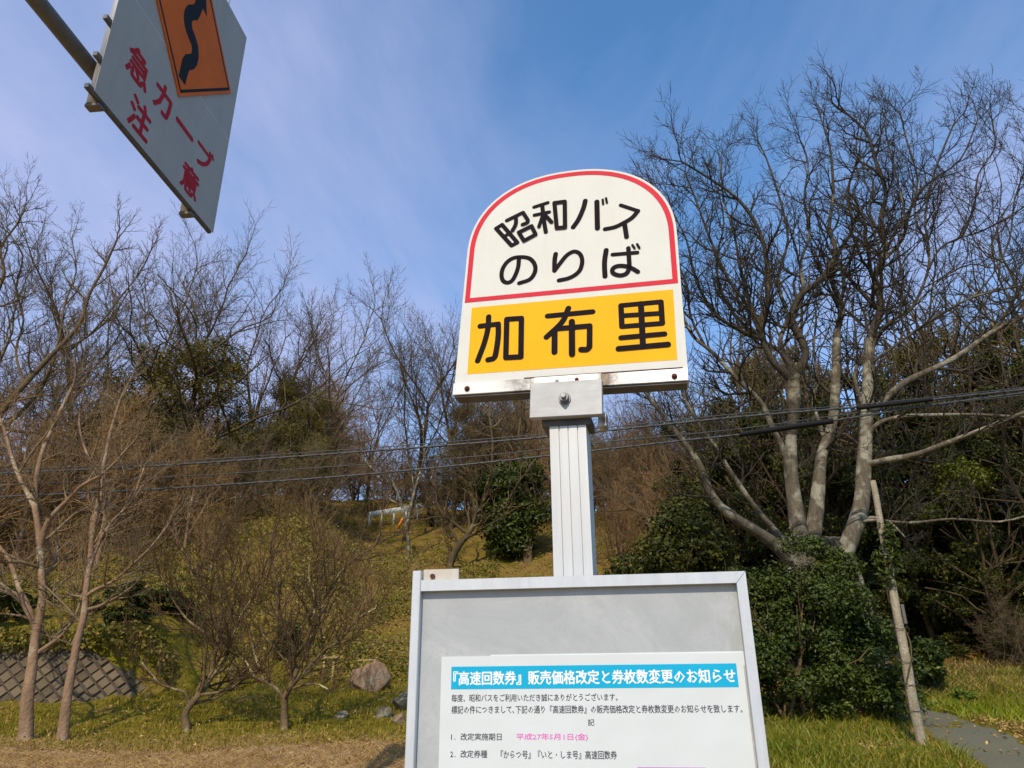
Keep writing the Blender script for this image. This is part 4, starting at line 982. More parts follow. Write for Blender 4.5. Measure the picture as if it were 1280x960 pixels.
# ---------- trees on the slope behind the post
def slope_tree(label, limbs_, seed, dep, mb_, mt_, PP=PC):
    R = random.Random(seed); lst = []; g = G(*limbs_[0][0][0]); dd = g.y if dep is None else dep
    for (pix, ddep, r0, r1, nb, Lc) in limbs_: limb(lst, pix, [dd + ddep[0], dd + ddep[1]], r0*.7, r1*.7, PP, R, nb=nb*1.3, start=.2, Lc=Lc, lvl=1, tp=.6, snap=SN_(lst, pix[0], dd))
    lst[0][1][0].z = Tz(lst[0][1][0].x, lst[0][1][0].y) - .2
    b = Vector(lst[0][1][0]); t = thing('leafless_tree', label, 'tree', b); tree_parts(lst, t, mb_, mt_, .03, origin=b)
slope_tree('dark leafless tree leaning right on the slope, above the left corner of the notice board',
  [([(560,712),(570,688),(585,668),(600,640),(611,600),(616,560),(612,520)], (0,.5), .20,.05, 12, 2.4),
   ([(586,668),(570,655),(553,642),(544,618),(541,595),(552,570)], (0,.3), .09,.03, 8, 1.8),
   ([(590,663),(610,650),(632,632),(650,600)], (0,-.4), .07,.03, 6, 1.6)], 51, None, bark_dark, bark_twig)
slope_tree('thick upright trunk on the slope directly left of the bus stop post',
  [([(660,702),(658,660),(657,620),(656,580),(650,540),(655,500)], (0,.5), .24,.09, 12, 2.4),
   ([(663,668),(675,650),(690,625),(702,600)], (0,-.3), .08,.03, 6, 1.6),
   ([(656,590),(640,560),(622,530),(610,500)], (0,.4), .08,.03, 8, 2.0)], 52, None, bark_twig, bark_twig)
slope_tree('pale twin stemmed leafless tree near the orange stake',
  [([(512,700),(508,660),(500,625),(486,602),(470,590),(455,575)], (0,.5), .11,.05, 8, 2.0),
   ([(508,655),(518,610),(530,570),(528,530)], (0,.5), .09,.03, 8, 2.0)], 53, None, bark_light, bark_twig)
# ================================================================== EVERGREENS, BUSHES, UNDERGROWTH
def leaf_mesh(name, blobs, n, size, mat, seed, shell=.55, up=.35, aspect=.5, low=None, rough=.25):
    """leaves scattered in clumps; blobs: (x,y,z,rx,ry,rz)"""
    rs = np.random.RandomState(seed); B = np.array(blobs, float); vol = (B[:, 3]*B[:, 4]*B[:, 5])**(2/3.); pi = vol / vol.sum()
    k = rs.choice(len(B), n, p=pi); d = rs.normal(0, 1, (n, 3)); d /= np.linalg.norm(d, axis=1, keepdims=True)
    r = 1 - rs.uniform(0, 1, n)**1.6 * (1 - shell) ; r *= 1 + rs.normal(0, rough*.35, n)
    wob = 1 + rough * (np.sin(d[:, 0]*5 + k) * np.sin(d[:, 1]*6 + k*2) + .6*np.sin(d[:, 2]*9 + k*3))
    C = B[k, :3] + d * B[k, 3:6] * (r * wob)[:, None]
    nrm = d * .7 + rs.normal(0, .55, (n, 3)); nrm[:, 2] += up; nrm /= np.linalg.norm(nrm, axis=1, keepdims=True)
    t = np.cross(nrm, rs.normal(0, 1, (n, 3))); t /= np.linalg.norm(t, axis=1, keepdims=True) + 1e-9; b = np.cross(nrm, t)
    s = size * rs.uniform(.6, 1.3, n)[:, None]
    V = np.stack([C - t*s, C - b*s*aspect + nrm*s*.12, C + t*s - nrm*s*.15, C + b*s*aspect + nrm*s*.12], 1).reshape(-1, 3)
    o = np.arange(n)[:, None]*4
    return mesh_np(name, V, [o + np.array([[0, 1, 2]]), o + np.array([[0, 2, 3]])], mat, False, np.repeat(rs.uniform(0, 1, n), 4))
leaf_dark = m_leaf('dark_evergreen_leaf', (.014, .024, .007), (.042, .055, .012), (.10, .10, .02), .5, .12, .25)
leaf_olive = m_leaf('olive_needle_foliage', (.055, .050, .014), (.115, .10, .026), (.17, .14, .04), .6, .12, .3)
leaf_cam = m_leaf('glossy_camellia_leaf', (.014, .030, .007), (.040, .066, .012), (.085, .11, .02), .5, .12, .3)
leaf_ivy = m_leaf('yellow_green_scrub_leaf', (.070, .080, .016), (.165, .165, .035), (.27, .19, .10), .6, .2, .3)

# glossy bush beside the stub pole
gb = G(1020, 915); bx, by = gb.x, gb.y + 1.0
def pxr(px, y): return ray(px, 860).x * y
blobs = []
R = random.Random(77)
bz = Tz(bx, by)
bush = thing('glossy_bush', 'large round glossy evergreen bush between notice board and wooden stub pole', 'bush', (bx, by, bz))
wl, wr = pxr(905, by) - bx, pxr(1135, by) - bx
for i in range(22):                      # inner mass
    u = R.uniform(.08, .92); z = R.uniform(.25, 2.0 - .5*abs(u - .5)); blobs.append((wl + (wr - wl)*u, R.uniform(.0, .7), z, .42, .4, .36))
for i in range(95):                      # separate sprays in front and on top
    u = R.uniform(0, 1)**.9; hm = 2.5 - 1.3*abs(u - .6)**1.5 - (.35 if u < .3 else 0); v = R.uniform(0, 1)
    z = .08 + hm*v; r = R.uniform(.10, .27); squeeze = 1 - .22*v
    x = wl + (wr - wl)*(.5 + (u - .5)*squeeze); blobs.append((x, R.uniform(-.85, -.15) + .5*v, z, r*1.15, r, r*.75))
obj('foliage', leaf_mesh('foliage', blobs, 60000, .031, leaf_cam, 5, .4, .55, .55), bush)['kind'] = 'stuff'
lst = []
for i in range(9):
    a = R.uniform(0, 6.28); grow(lst, Vector((R.uniform(-.5, .5), R.uniform(-.3, .3), -.1)), Vector((math.cos(a)*.6, math.sin(a)*.4, 1)), 1.6, .03, 1, dict(PB, levels=3, rmin=.006), R)
V, Fc = tubes(lst, SID); obj('stems', mesh_np('stems', V, Fc, bark_twig), bush)['kind'] = 'stuff'
# lower shrubs left of it, behind the board, darker and further back
def bushy(label, px0, px1, pyt, pyb, depth, n, size, mat, seed, cat='shrub', name='evergreen_shrub', dy=.8, nb=26, group=None, rb=(.25, .45)):
    R = random.Random(seed); y = depth; x0, x1 = ray(px0, 860).x*y, ray(px1, 860).x*y; cx = (x0+x1)/2
    gz = Tz(cx, y); zt = EYE.z + ray((px0+px1)/2, pyt).z*y; zb = max(gz, EYE.z + ray((px0+px1)/2, pyb).z*y) if pyb else gz
    t = thing(name, label, cat, (cx, y, gz), 0, group); bl = []
    for i in range(nb):
        u = R.uniform(-1, 1); v = R.uniform(0, 1); hw = (x1-x0)/2*math.sqrt(max(0.05, 1 - (2*v-1)**2*.7)); r = R.uniform(*rb)*(zt-zb)*.5
        bl.append((u*max(hw - r, .1), R.uniform(-dy, dy), zb - gz + r*.6 + v*(zt-zb-1.4*r), r, r, r*.8))
    obj('foliage', leaf_mesh('foliage', bl, n, size, mat, seed, .5, .35, .5), t)['kind'] = 'stuff'
    H = zt - gz
    lst = []; RR = random.Random(seed+1)
    for i in range(3): grow(lst, Vector((RR.uniform(-.3, .3), 0, -.2)), Vector((RR.uniform(-.4, .4), RR.uniform(-.3, .3), 1)), H*.6, max(.03, H*.014), 1, dict(PB, levels=3, rmin=.008), RR)
    V, Fc = tubes(lst, SID); obj('trunk', mesh_np('trunk', V, Fc, bark_dark), t)['kind'] = 'stuff'
    return t
bushy('dark evergreen shrub low behind the right corner of the notice board', 790, 960, 640, 800, 16.5, 22000, .06, leaf_dark, 101)
bushy('dark evergreen shrub with rounded top left of the huge pale trunks', 825, 925, 612, 760, 19, 13000, .065, leaf_dark, 102)
bushy('low dark evergreen shrub right of the bus stop post foot', 745, 850, 690, 800, 17.5, 12000, .06, leaf_dark, 103)
bushy('evergreen shrub with glossy leaves between thick trunk and dark leaning trunk', 582, 702, 566, 700, 25.5, 26000, .075, leaf_cam, 104, rb=(.25, .42))
bushy('small dark bush behind the second tan trunk, above the block wall', 96, 212, 732, 842, 14.2, 20000, .045, leaf_dark, 105)
bushy('dark bush behind the leftmost trunk on top of the block wall', -40, 40, 735, 838, 14.4, 12000, .05, leaf_dark, 106)
bushy('dark narrow conical shrub behind the plum trees', 338, 366, 776, 858, 14.8, 4000, .045, leaf_dark, 107, dy=.25)
bushy('tiny clipped shrub beside the white rail', 520, 548, 642, 662, 33, 1500, .07, leaf_dark, 108, dy=.3)
bushy('leafy shrub right of the stub pole above the path end', 1140, 1190, 795, 872, 14.6, 5000, .05, leaf_cam, 109, dy=.4)
bushy('small bright leafy weed clump on the far verge of the path', 1180, 1215, 860, 882, 13.8, 1800, .045, m_leaf('weed_leaf', (.05,.11,.02), (.12,.2,.04), (.2,.25,.06), .5, .3), 110, dy=.2)

# evergreen trees: three builds, copied
def evergreen(seed, mat, n, lsz, H=9.0, rad=2.6, lowc=.12, cone=.0, big=1.0):
    R = random.Random(seed); bl = []
    for i in range(60):
        v = R.uniform(lowc, 1); prof = math.sin(math.pi * min(1, (1 - v) * (.62 + cone) + .12))**.7; a = R.uniform(0, 6.28); q = math.sqrt(R.uniform(.15, 1)) * rad * prof
        r = R.uniform(.45, .95) * (1 - .35*v) * big; bl.append((q*math.cos(a), q*math.sin(a), v*H - r*.6, r, r, r*.72))
    lst = []; P = dict(PB, levels=3, rmin=.02, nb=[9, 5, 0], trop=[.02, .03, .03])
    grow(lst, Vector((0, 0, -.3)), Vector((R.uniform(-.08, .08), 0, 1)), H*.85, .17, 0, P, R)
    return leaf_mesh('crown', bl, n, lsz, mat, seed, .45, .4, .5), lst
def make_ever(seed, mat, n, lsz, **kw):
    me, lst = evergreen(seed, mat, n, lsz, **kw); t = thing('evergreen_tree', 'x', 'tree')
    obj('crown', me, t)['kind'] = 'stuff'; V, Fc = tubes(lst, SID); obj('trunk', mesh_np('trunk', V, Fc, bark_dark), t)['kind'] = 'thing'; return t
evA = make_ever(201, leaf_dark, 34000, .085); evB = make_ever(202, leaf_dark, 34000, .08, rad=3.0); evC = make_ever(203, leaf_olive, 64000, .055, rad=2.9, lowc=.25, big=1.45)
eused = set()
def ever(proto, px, top, depth, rz, label, wide=1.0):
    d = ray(px, top); x, y = d.x*depth, depth; H = EYE.z + d.z*depth - Tz(x, y); f = proto.name not in eused; eused.add(proto.name)
    c = put(proto, x, y, rz, H/9, label, 'evergreen trees', f); c.scale[0] = c.scale[1] = c.scale[0]*wide
for a in (
 (evC, 243, 420, 23, .4, 'round olive green evergreen crown behind the bare trees at left', 1.25),
 (evC, 378, 468, 27, 2.0, 'smaller olive evergreen above the plum trees', .8),
 (evC, 590, 505, 34, 3.1, 'olive evergreen rising just below the left end of the yellow sign', .8),
 (evC, 968, 424, 26, 1.0, 'olive crowned evergreen behind the dark fork of the huge tree', .8),
 (evC, 1165, 418, 24, 2.7, 'olive crowned evergreen right behind the right pale trunk', .9),
 (evA, 925, 470, 23, .2, 'dark evergreen behind the left pale limb', .8),
 (evA, 1110, 470, 21.5, 1.9, 'dark evergreen directly behind the right pale trunk', .9),
 (evB, 1195, 455, 20.5, 3.0, 'dark evergreen right of the stub pole top', 1.0),
 (evB, 1275, 430, 20.5, 4.4, 'dark evergreen at the right edge of the photo', 1.0),
 (evA, 1035, 560, 19.5, 5.1, 'dark low evergreen behind the glossy bush', .9),
 (evA, 1340, 470, 17.5, .9, 'dark evergreen just outside the right edge', .9),
 (evB, 1165, 620, 18.3, 5.6, 'dark low evergreen behind the path bank', .95),
 (evB, 1250, 610, 18.0, 2.3, 'dark low evergreen above the bright grass bank', 1.0),
 (evA, 1400, 560, 20, .2, 'dark evergreen beyond the right edge near the path', 1.0),
 (evA, 860, 520, 25, 3.3, 'dark evergreen low behind the far left pale limb', .9),
 (evB, 1060, 470, 24, 1.3, 'tall dark evergreen between the two right trunks', .9),
 (evA, 1235, 400, 23.5, 2.2, 'tall dark evergreen with pointed top at right', .8),
 (evB, 1120, 560, 17.6, 4.2, 'dark evergreen crown right above the stub pole', .9),
 (evB, 940, 570, 20.5, 4.9, 'dark evergreen behind the spreading left limb base', .9),
 (evA, 1175, 520, 17.4, 2.6, 'dark evergreen behind the upper right horizontal limb', .9),
 (evB, 1258, 505, 17.0, .7, 'dark evergreen right of the yellow green branch tips', .9),
 (evA, 905, 520, 19.5, 1.6, 'dark evergreen behind the left sweeping limb', .85),
 (evB, 985, 500, 18.6, 5.2, 'dark evergreen directly behind the leftmost upright pale trunk', .8),
 (evA, 1290, 640, 16.4, 3.9, 'dark low evergreen at the right edge above the grass bank', .9),
 (evB, 1205, 690, 16.9, 1.2, 'low dark evergreen bush form between pole and right edge', 1.2),
 (evB, 1010, 505, 24.5, 2.3, 'dark evergreen seen between the pale trunks', .9)): ever(*a)
bushy('yellow green leafy branch tips among the dark evergreens at right', 1200, 1300, 560, 660, 16.9, 4200, .045, m_leaf('yellow_green_leaf', (.07,.10,.012), (.14,.17,.022), (.22,.23,.035), .45, .3), 121, dy=.5, nb=9, name='leafy_shrub')

# bare thicket in front of the evergreens on the right and all over the slope: joined undergrowth
def shrub_lines(seed, H=1.6, stems=6):
    R = random.Random(seed); lst = []
    P = dict(levels=4, seg=[5, 4, 3, 2], wander=[.12, .16, .2, .2], trop=[.05, .05, .04, .03], nb=[5, 3.4, 2, 0], start=[.15, .1, .1, .1], ang=[(20, 55)]*4, ratio=[.6, .55, .5, .5], rr=.5, rmin=.0035, tip=.4, fork=False)
    for s_ in range(stems):
        a = R.uniform(0, 6.28); grow(lst, Vector((R.uniform(-.15, .15), R.uniform(-.15, .15), -.05)), Vector((math.cos(a)*.55, math.sin(a)*.55, 1)), H*R.uniform(.6, 1), .014, 0, P, R)
    return lst
base = [tubes(shrub_lines(300 + i), lambda r: 3) for i in range(4)]
pass
def thicket(name, label, spots, mat, seed):
    rs = np.random.RandomState(seed); Vs = []; Fs = []; off = 0
    for (x, y, s) in spots:
        V, Fc = base[rs.randint(4)]; a = rs.uniform(0, 6.28); c, sn = math.cos(a), math.sin(a)
        W = np.stack([V[:, 0]*c - V[:, 1]*sn, V[:, 0]*sn + V[:, 1]*c, V[:, 2]*rs.uniform(.8, 1.2)], 1)*s
        W += np.array([x, y, Tz(x, y)]); Vs.append(W); Fs.append(Fc[0] + off); off += len(V)
    return tag(obj(name, mesh_np(name, np.concatenate(Vs), [np.concatenate(Fs)], mat)), label, 'undergrowth', kind='stuff')
rs = np.random.RandomState(9)
def spots(n, y0, y1, k0, k1, s0, s1):
    y = np.sqrt(rs.uniform(y0*y0, y1*y1, n)); x = y*rs.uniform(k0, k1, n); s = rs.uniform(s0, s1, n); return list(zip(x, y, s))
thicket('bare_undergrowth', 'leafless brown scrub covering the left hillside', spots(50, 15.3, 22, -.75, -.06, .5, .95), bark_red, 1)
thicket('bare_undergrowth', 'leafless grey brown scrub higher on the slope below the ridge', spots(34, 23, 38, -.7, .22, .9, 1.7), bark_twig, 2)
thicket('bare_undergrowth', 'tangle of leafless shrubs in front of the dark evergreens at right', spots(8, 15.9, 18, .30, .75, .6, 1.0), bark_tantwig, 3)
thicket('bare_undergrowth', 'leafless brown scrub on the ridge behind the wires', spots(30, 36, 48, -.72, .3, 1.8, 3.2), bark_red, 4)
# yellow green low scrub leaves on the hillside
def carpet(name, label, n, y0, y1, k0, k1, size, hmax, mat, seed, thr, sc=.8):
    rs = np.random.RandomState(seed); y = np.sqrt(rs.uniform(y0*y0, y1*y1, n)); x = y*rs.uniform(k0, k1, n)
    v = np.sin(x*sc + 2*np.sin(y*sc*.8)) + np.sin(y*sc*1.2 + 1.3*np.sin(x*sc)) + rs.normal(0, .45, n); m = v > thr; x, y, v = x[m], y[m], v[m]; n = len(x)
    z = T(x, y) + rs.uniform(0, 1, n)**1.3*hmax*np.clip((v - thr)*.7, .1, 1)
    C = np.stack([x, y, z], 1); nr = rs.normal(0, .6, (n, 3)) + np.array([0, -.35, .8]); nr /= np.linalg.norm(nr, axis=1, keepdims=True)
    t = np.cross(nr, rs.normal(0, 1, (n, 3))); t /= np.linalg.norm(t, axis=1, keepdims=True); b = np.cross(nr, t); s = size*rs.uniform(.6, 1.4, n)[:, None]
    V = np.stack([C - t*s, C - b*s*.5, C + t*s, C + b*s*.5], 1).reshape(-1, 3)
    return tag(obj(name, mesh_np(name, V, [np.arange(n)[:, None]*4 + np.array([[0, 1, 2, 3]])], mat, False, np.repeat(rs.uniform(0, 1, n), 4))), label, 'ground cover', kind='stuff')
carpet('ground_cover', 'yellow green leafy ground cover on the left hillside', 76000, 14.4, 26, -.75, -.02, .042, .45, leaf_ivy, 4, -.35, 1.4)
carpet('ground_cover', 'green ground cover on the middle slope by the dark leaning tree', 40000, 18, 36, -.3, .2, .038, .22, leaf_ivy, 6, .1)
carpet('leaf_litter', 'brown leaf litter over the slope', 56000, 14.6, 34, -.75, .3, .030, .22, m_leaf('litter_leaf', (.11,.072,.04), (.25,.17,.10), (.34,.26,.18), .8, .1, .2), 7, -.6)
_wx = np.random.RandomState(5).uniform(-11, -5.9, 5200); _wy = wall_y(_wx) + np.random.RandomState(6).uniform(.02, .75, 5200)
_rs = np.random.RandomState(7); _n = len(_wx); _C = np.stack([_wx, _wy, T(_wx, wall_y(_wx) + .6) + _rs.uniform(-.22, .16, _n)*np.clip(1.2 - (_wy - wall_y(_wx)), 0, 1)], 1); _t = _rs.normal(0, 1, (_n, 3)); _t /= np.linalg.norm(_t, axis=1, keepdims=True); _b = np.cross(_t, _rs.normal(0, 1, (_n, 3))); _b /= np.linalg.norm(_b, axis=1, keepdims=True)
_V = np.stack([_C - _t*.045, _C - _b*.025, _C + _t*.045, _C + _b*.025], 1).reshape(-1, 3)
tag(obj('ivy', mesh_np('ivy', _V, [np.arange(_n)[:, None]*4 + np.array([[0, 1, 2, 3]])], leaf_ivy, False, np.repeat(_rs.uniform(0, 1, _n), 4))), 'ivy and weeds hanging over the top of the block wall', 'ivy', kind='stuff')
carpet('ground_cover', 'shaded leafy ground cover under the evergreens at right', 26000, 16.2, 21, .15, .8, .05, .5, leaf_dark, 8, -.6)

# dense middle-storey: twiggy brown trees that fill the hill behind the wires
GM = 'small leafless brown trees filling the hillside'
def brush_tree(seed, H=5.0):
    R = random.Random(seed); lst = []
    P = dict(levels=5, seg=[5, 5, 4, 3, 2], wander=[.1, .14, .18, .2, .2], trop=[.03, .03, .03, .03, .02], nb=[7, 7, 5, 4, 0], start=[.2, .12, .1, .1, .1],
             ang=[(30, 65), (30, 62), (30, 62), (30, 62), (30, 60)], ratio=[.75, .55, .5, .5, .5], rr=.55, rmin=.0042, tip=.45)
    for s_ in range(2):
        grow(lst, Vector((R.uniform(-.2, .2), R.uniform(-.2, .2), -.2)), Vector((R.uniform(-.3, .3), R.uniform(-.3, .3), 1)), H*.5, .075, 0, P, R)
    zm = max(p.z for _, pts, _ in lst for p in pts); k = H/zm
    return [(l, [p*k for p in pts], rad) for l, pts, rad in lst]
bps = []
for i, (mt, mb_) in enumerate(((bark_red, bark_tan), (bark_tantwig, bark_twig), (bark_twig, bark_twig))):
    t = thing('leafless_small_tree', 'one of the small leafless brown trees crowding the hillside', 'tree', (0, 0, 0), 0, GM); tree_parts(brush_tree(60 + i), t, mb_, mt, .02); bps.append(t)
rs = np.random.RandomState(21); first = [True]*3
def mid(px, top, depth, kind):
    d = ray(px, top); x, y = d.x*depth, depth; H = EYE.z + d.z*depth - Tz(x, y)
    if H < 1.2: return
    put(bps[kind], x, y, rs.uniform(0, 6.28), H/5, None, None, first[kind]); first[kind] = False
for px, top, dep, kd in [(5,470,16.5,0),(60,500,17.5,0),(118,462,19,0),(165,478,18,0),(210,498,20,1),(255,515,19,0),(300,520,21,1),(345,530,22,2),(395,520,24,1),(-40,480,18,0),
   (40,450,22,2),(130,440,24,2),(200,450,26,1),(285,470,27,2),(330,480,28,2),(410,500,30,2),(545,520,33,2),(600,540,33,2),(655,520,36,2),(720,520,34,1),(780,530,30,1),(815,545,27,0),(860,520,25,1),
   (180,640,17,1),(300,640,22,1),(770,590,24,0),(830,600,21,0),(1255,720,15.8,1),(960,520,20,1),
   (30,540,19,2),(240,560,22,2),(370,580,24,2),(150,540,21,1),(90,530,20,0)]: mid(px, top, dep, kd)
RR = random.Random(44)
for i in range(46):
    px = 150 + i*15.5 + RR.uniform(-8, 8)
    if px > 880: break
    
    top_ = 470 + 60*math.sin(px*.013 + 1)**2 + RR.uniform(-28, 30); mid(px, top_ + (45 if 425 < px < 575 else 0), RR.uniform(38, 46) if 425 < px < 575 else RR.uniform(30, 44), RR.choice((0, 1, 2, 2)))
for t, f in zip(bps, first):
    if f: bpy.data.objects.remove(t)
# ================================================================== WIRES, POLE, WALL, ROCKS, SUPPORTS
m_wire = m_flat('black_cable', (.045, .045, .045), .5, var=.2)
m_sleeve = m_flat('black_cable_sleeve', (.012, .012, .012), .7, spec=.15, var=.2)
def wire(name, label, pix, r, ext=14, deps=(12.6, 11.0), mat=m_wire, sides=6, spiral=0):
    a = at(pix[0][0], pix[0][1], deps[0]); b = at(pix[-1][0], pix[-1][1], deps[1])
    pts = []
    for i, (px, py) in enumerate(pix):
        t = (px - pix[0][0]) / (pix[-1][0] - pix[0][0])
        # all points lie in the vertical plane through the two ends
        n = Vector((-(b - a).y, (b - a).x, 0)).normalized(); pts.append(on_plane(px, py, a, n))
    pts = spline(pts, 6) if len(pts) > 2 else pts
    if ext: pts = [pts[0] + (pts[0] - pts[1]).normalized()*ext] + pts + [pts[-1] + (pts[-1] - pts[-2]).normalized()*ext]
    L_ = [(0, pts, [r]*len(pts))]
    if spiral:
        fine = []
        for i in range(len(pts)-1):
            m = max(2, int((pts[i+1]-pts[i]).length/.05))
            for j in range(m):
                p = pts[i].lerp(pts[i+1], j/m); k = len(fine)*.9; fine.append(p + Vector((0, math.cos(k), math.sin(k)))*(r*1.12))
        L_.append((0, fine, [r*.3]*len(fine)))
    V, Fc = tubes(L_, lambda r: 3 if r < .004 else sides); o = obj(name, mesh_np(name, V, Fc, mat))
    if label: tag(o, label, 'cable')
    return o
wire('overhead_cable', 'upper thick overhead cable crossing in front of the hillside', [(0,592),(200,582),(420,567),(640,550),(780,536),(925,521),(1080,508),(1280,487)], .0175, spiral=1)
wire('overhead_cable', 'thin messenger wire just above the upper thick cable', [(0,588),(200,578),(420,563),(640,546),(780,532),(925,517),(1080,505),(1280,484.5)], .008)
wire('overhead_cable', 'lower overhead cable crossing below the thick one', [(0,621),(200,611),(420,596),(560,583),(700,568),(850,551),(925,543),(1040,526),(1160,507),(1280,491)], .0155, spiral=1)
wire('overhead_cable', 'faint thin wire between the upper and lower cables', [(0,606),(200,597),(420,583),(600,570),(760,552),(925,536),(1080,515),(1280,494)], .008)
wire('overhead_cable', 'thin high wire far behind the trees left of the sign', [(380,486),(480,496),(575,503),(700,510),(880,487),(930,480)], .006, 0, (26, 24))
wire('cable_splice', None, [(925,543),(1041,526)], .046, 0, (11.40, 11.22), m_sleeve, 12)
bpy.data.objects['cable_splice']['label'] = 'long black splice sleeve on the lower cable in front of the huge tree'; bpy.data.objects['cable_splice']['category'] = 'cable sleeve'
wire('cable_joint', None, [(1072,510),(1165,499)], .032, 0, (11.18, 11.06), m_sleeve, 10)
bpy.data.objects['cable_joint']['label'] = 'short dark wrapped joint on the upper cable right of the long sleeve'; bpy.data.objects['cable_joint']['category'] = 'cable joint'

# stub pole
pg = G(1152, 934); ptop = on_plane(1091, 601, pg, Vector((0, -1, 0)))
H = ptop.z - pg.z; print('pole', pg, H, ptop.x - pg.x)
pole = thing('wooden_stub_pole', 'weathered pale wooden stub pole with vines standing at the path edge', 'pole', pg)
m_wood = m_bark('weathered_pole_wood', (.22, .19, .145), (.42, .385, .31), (.60, .57, .48), .2, 2.0, .35)
V, Fc = tubes([(0, [Vector((0, 0, -.2 + (H+.2)*i/24)) + Vector((math.sin(i*.9)*.004 + (ptop.x-pg.x)*i/24, 0, 0)) for i in range(25)], [.063 - .025*i/24 + .002*math.sin(i*2) for i in range(25)])], lambda r: 16)
b = MB(); b.v = [tuple(p) for p in V]; b.f = [tuple(f) for f in Fc[0]]; nV = len(b.v); b.f.append(tuple(range(nV-16, nV)))
shaft = b.build('shaft', m_wood, pole, smooth=True)
m_wirec = m_flat('dark_binding_wire', (.05, .045, .04), .7)
dxz = (ptop.x - pg.x)/H
for zf in (.13, .22, .30, .42):
    L_ = []; z = zf*H
    for i in range(25): a = i/24*6.28*1.5; L_.append(Vector((dxz*z + math.cos(a)*.094, math.sin(a)*.065, z + .05*math.sin(a) + i*.0015)))
    V, Fc = tubes([(0, L_, [.004]*25)], lambda r: 5); obj('binding_wire', mesh_np('binding_wire', V, Fc, m_wirec), pole)
b = MB(); b.box((.075 + dxz*1.55 - .02, -.03, 1.42), (.075 + dxz*1.55 + .02, .02, 1.66), .003); b.build('small_plate', m_chan, pole)
R = random.Random(3); L_ = [Vector((dxz*z_ + .10*math.cos(z_*5)*.8, .08*math.sin(z_*5) - .02, z_)) for z_ in np.linspace(.05, H*.8, 60)]
V, Fc = tubes([(0, L_, [.008]*60)], lambda r: 5); obj('vine_stem', mesh_np('vine_stem', V, Fc, bark_twig), pole)
bl = [(dxz*z_ + R.uniform(-.1, .1), R.uniform(-.12, .05), z_, .10, .10, .14) for z_ in np.linspace(H*.60, H*.80, 9)]
obj('vine_leaves', leaf_mesh('vine_leaves', bl, 700, .035, leaf_cam, 17), pole)['kind'] = 'stuff'

# retaining wall of diagonal stone blocks: each block a part
m_blk = Mat('pitched_stone', .9, spec=.15); a1 = m_blk.noise(5, 5); a2 = m_blk.noise(40, 4, .7)
oi = m_blk.t.nodes.new('ShaderNodeObjectInfo')
kb = m_blk.mix(oi.outputs['Random'], (.11, .076, .046), (.21, .148, .09)); kb = m_blk.mix(m_blk.rng(a1, .5, .72, 0, .7), kb, (.12, .12, .06)); kb = m_blk.mix(m_blk.rng(a2, .35, .7, 0, .4), kb, (.10, .08, .06))
m_blk.col(kb); m_blk.bump(a2, .6, .01)
m_mort = m_flat('wall_joint', (.075, .055, .035), .95, var=.3)
wx0, wx1 = -11.2, -6.0
wall = thing('retaining_wall', 'low sloping retaining wall of diagonally laid stone blocks behind the left trees', 'wall', (wx0, wall_y(wx0), 0))
ang = math.atan2(wall_y(wx1) - wall_y(wx0), wx1 - wx0); wl_ = math.hypot(wx1 - wx0, wall_y(wx1) - wall_y(wx0)); wall.rotation_euler[2] = ang
def gz_at(u): x = wx0 + u*math.cos(ang); return Tz(x, wall_y(x) - .1)
def wall_h(u): return .90 * min(1, (wl_ - u)/1.6 + .15)
V = []; N_ = 24
for i in range(N_+1):
    u = wl_*i/N_; z0 = gz_at(u) - .15; z1 = gz_at(u) + wall_h(u); V += [(u, 0, z0), (u, .28, z1), (u, .55, z1), (u, .55, z0)]
Fq = []
for i in range(N_):
    for j in range(3): Fq.append((i*4+j, i*4+4+j, i*4+5+j, i*4+1+j))
b = MB(); b.add(V, Fq); b.build('wall_core', m_mort, wall)
bs = .115   # half diagonal of a block
def block_me():
    h = bs*.93; q = h*.86; b = MB()
    b.add([(-h,0,0),(0,0,-h),(h,0,0),(0,0,h),(-q,-.022,0),(0,-.026,-q),(q,-.02,0),(0,-.026,q)], [(4,5,6,7),(0,1,5,4),(1,2,6,5),(2,3,7,6),(3,0,4,7)]); 
    me = bpy.data.meshes.new('stone_block'); me.from_pydata(b.v, [], b.f); me.update(); me.materials.append(m_blk.m); return me
bme = block_me(); R = random.Random(12); nblk = 0
for row in range(0, 9):
    for c in range(int(wl_/(2*bs)) + 1):
        u = c*2*bs + (bs if row % 2 else 0) + .1; h = row*bs + .06
        if u > wl_ - .1 or h > wall_h(u) - .0: continue
        zb0 = gz_at(u); slope = .28/(wall_h(u) + .15)
        o = bpy.data.objects.new('stone_block', bme); link(o, wall); o.location = (u, (h + .15)*slope - .002, zb0 + h)
        s_ = R.uniform(.88, 1.06); o.scale = (s_, R.uniform(.8, 1.3), s_); o.rotation_euler = (math.atan(-slope) + R.uniform(-.05, .05), R.uniform(-.04, .04), R.uniform(-.05, .05)); nblk += 1
pass

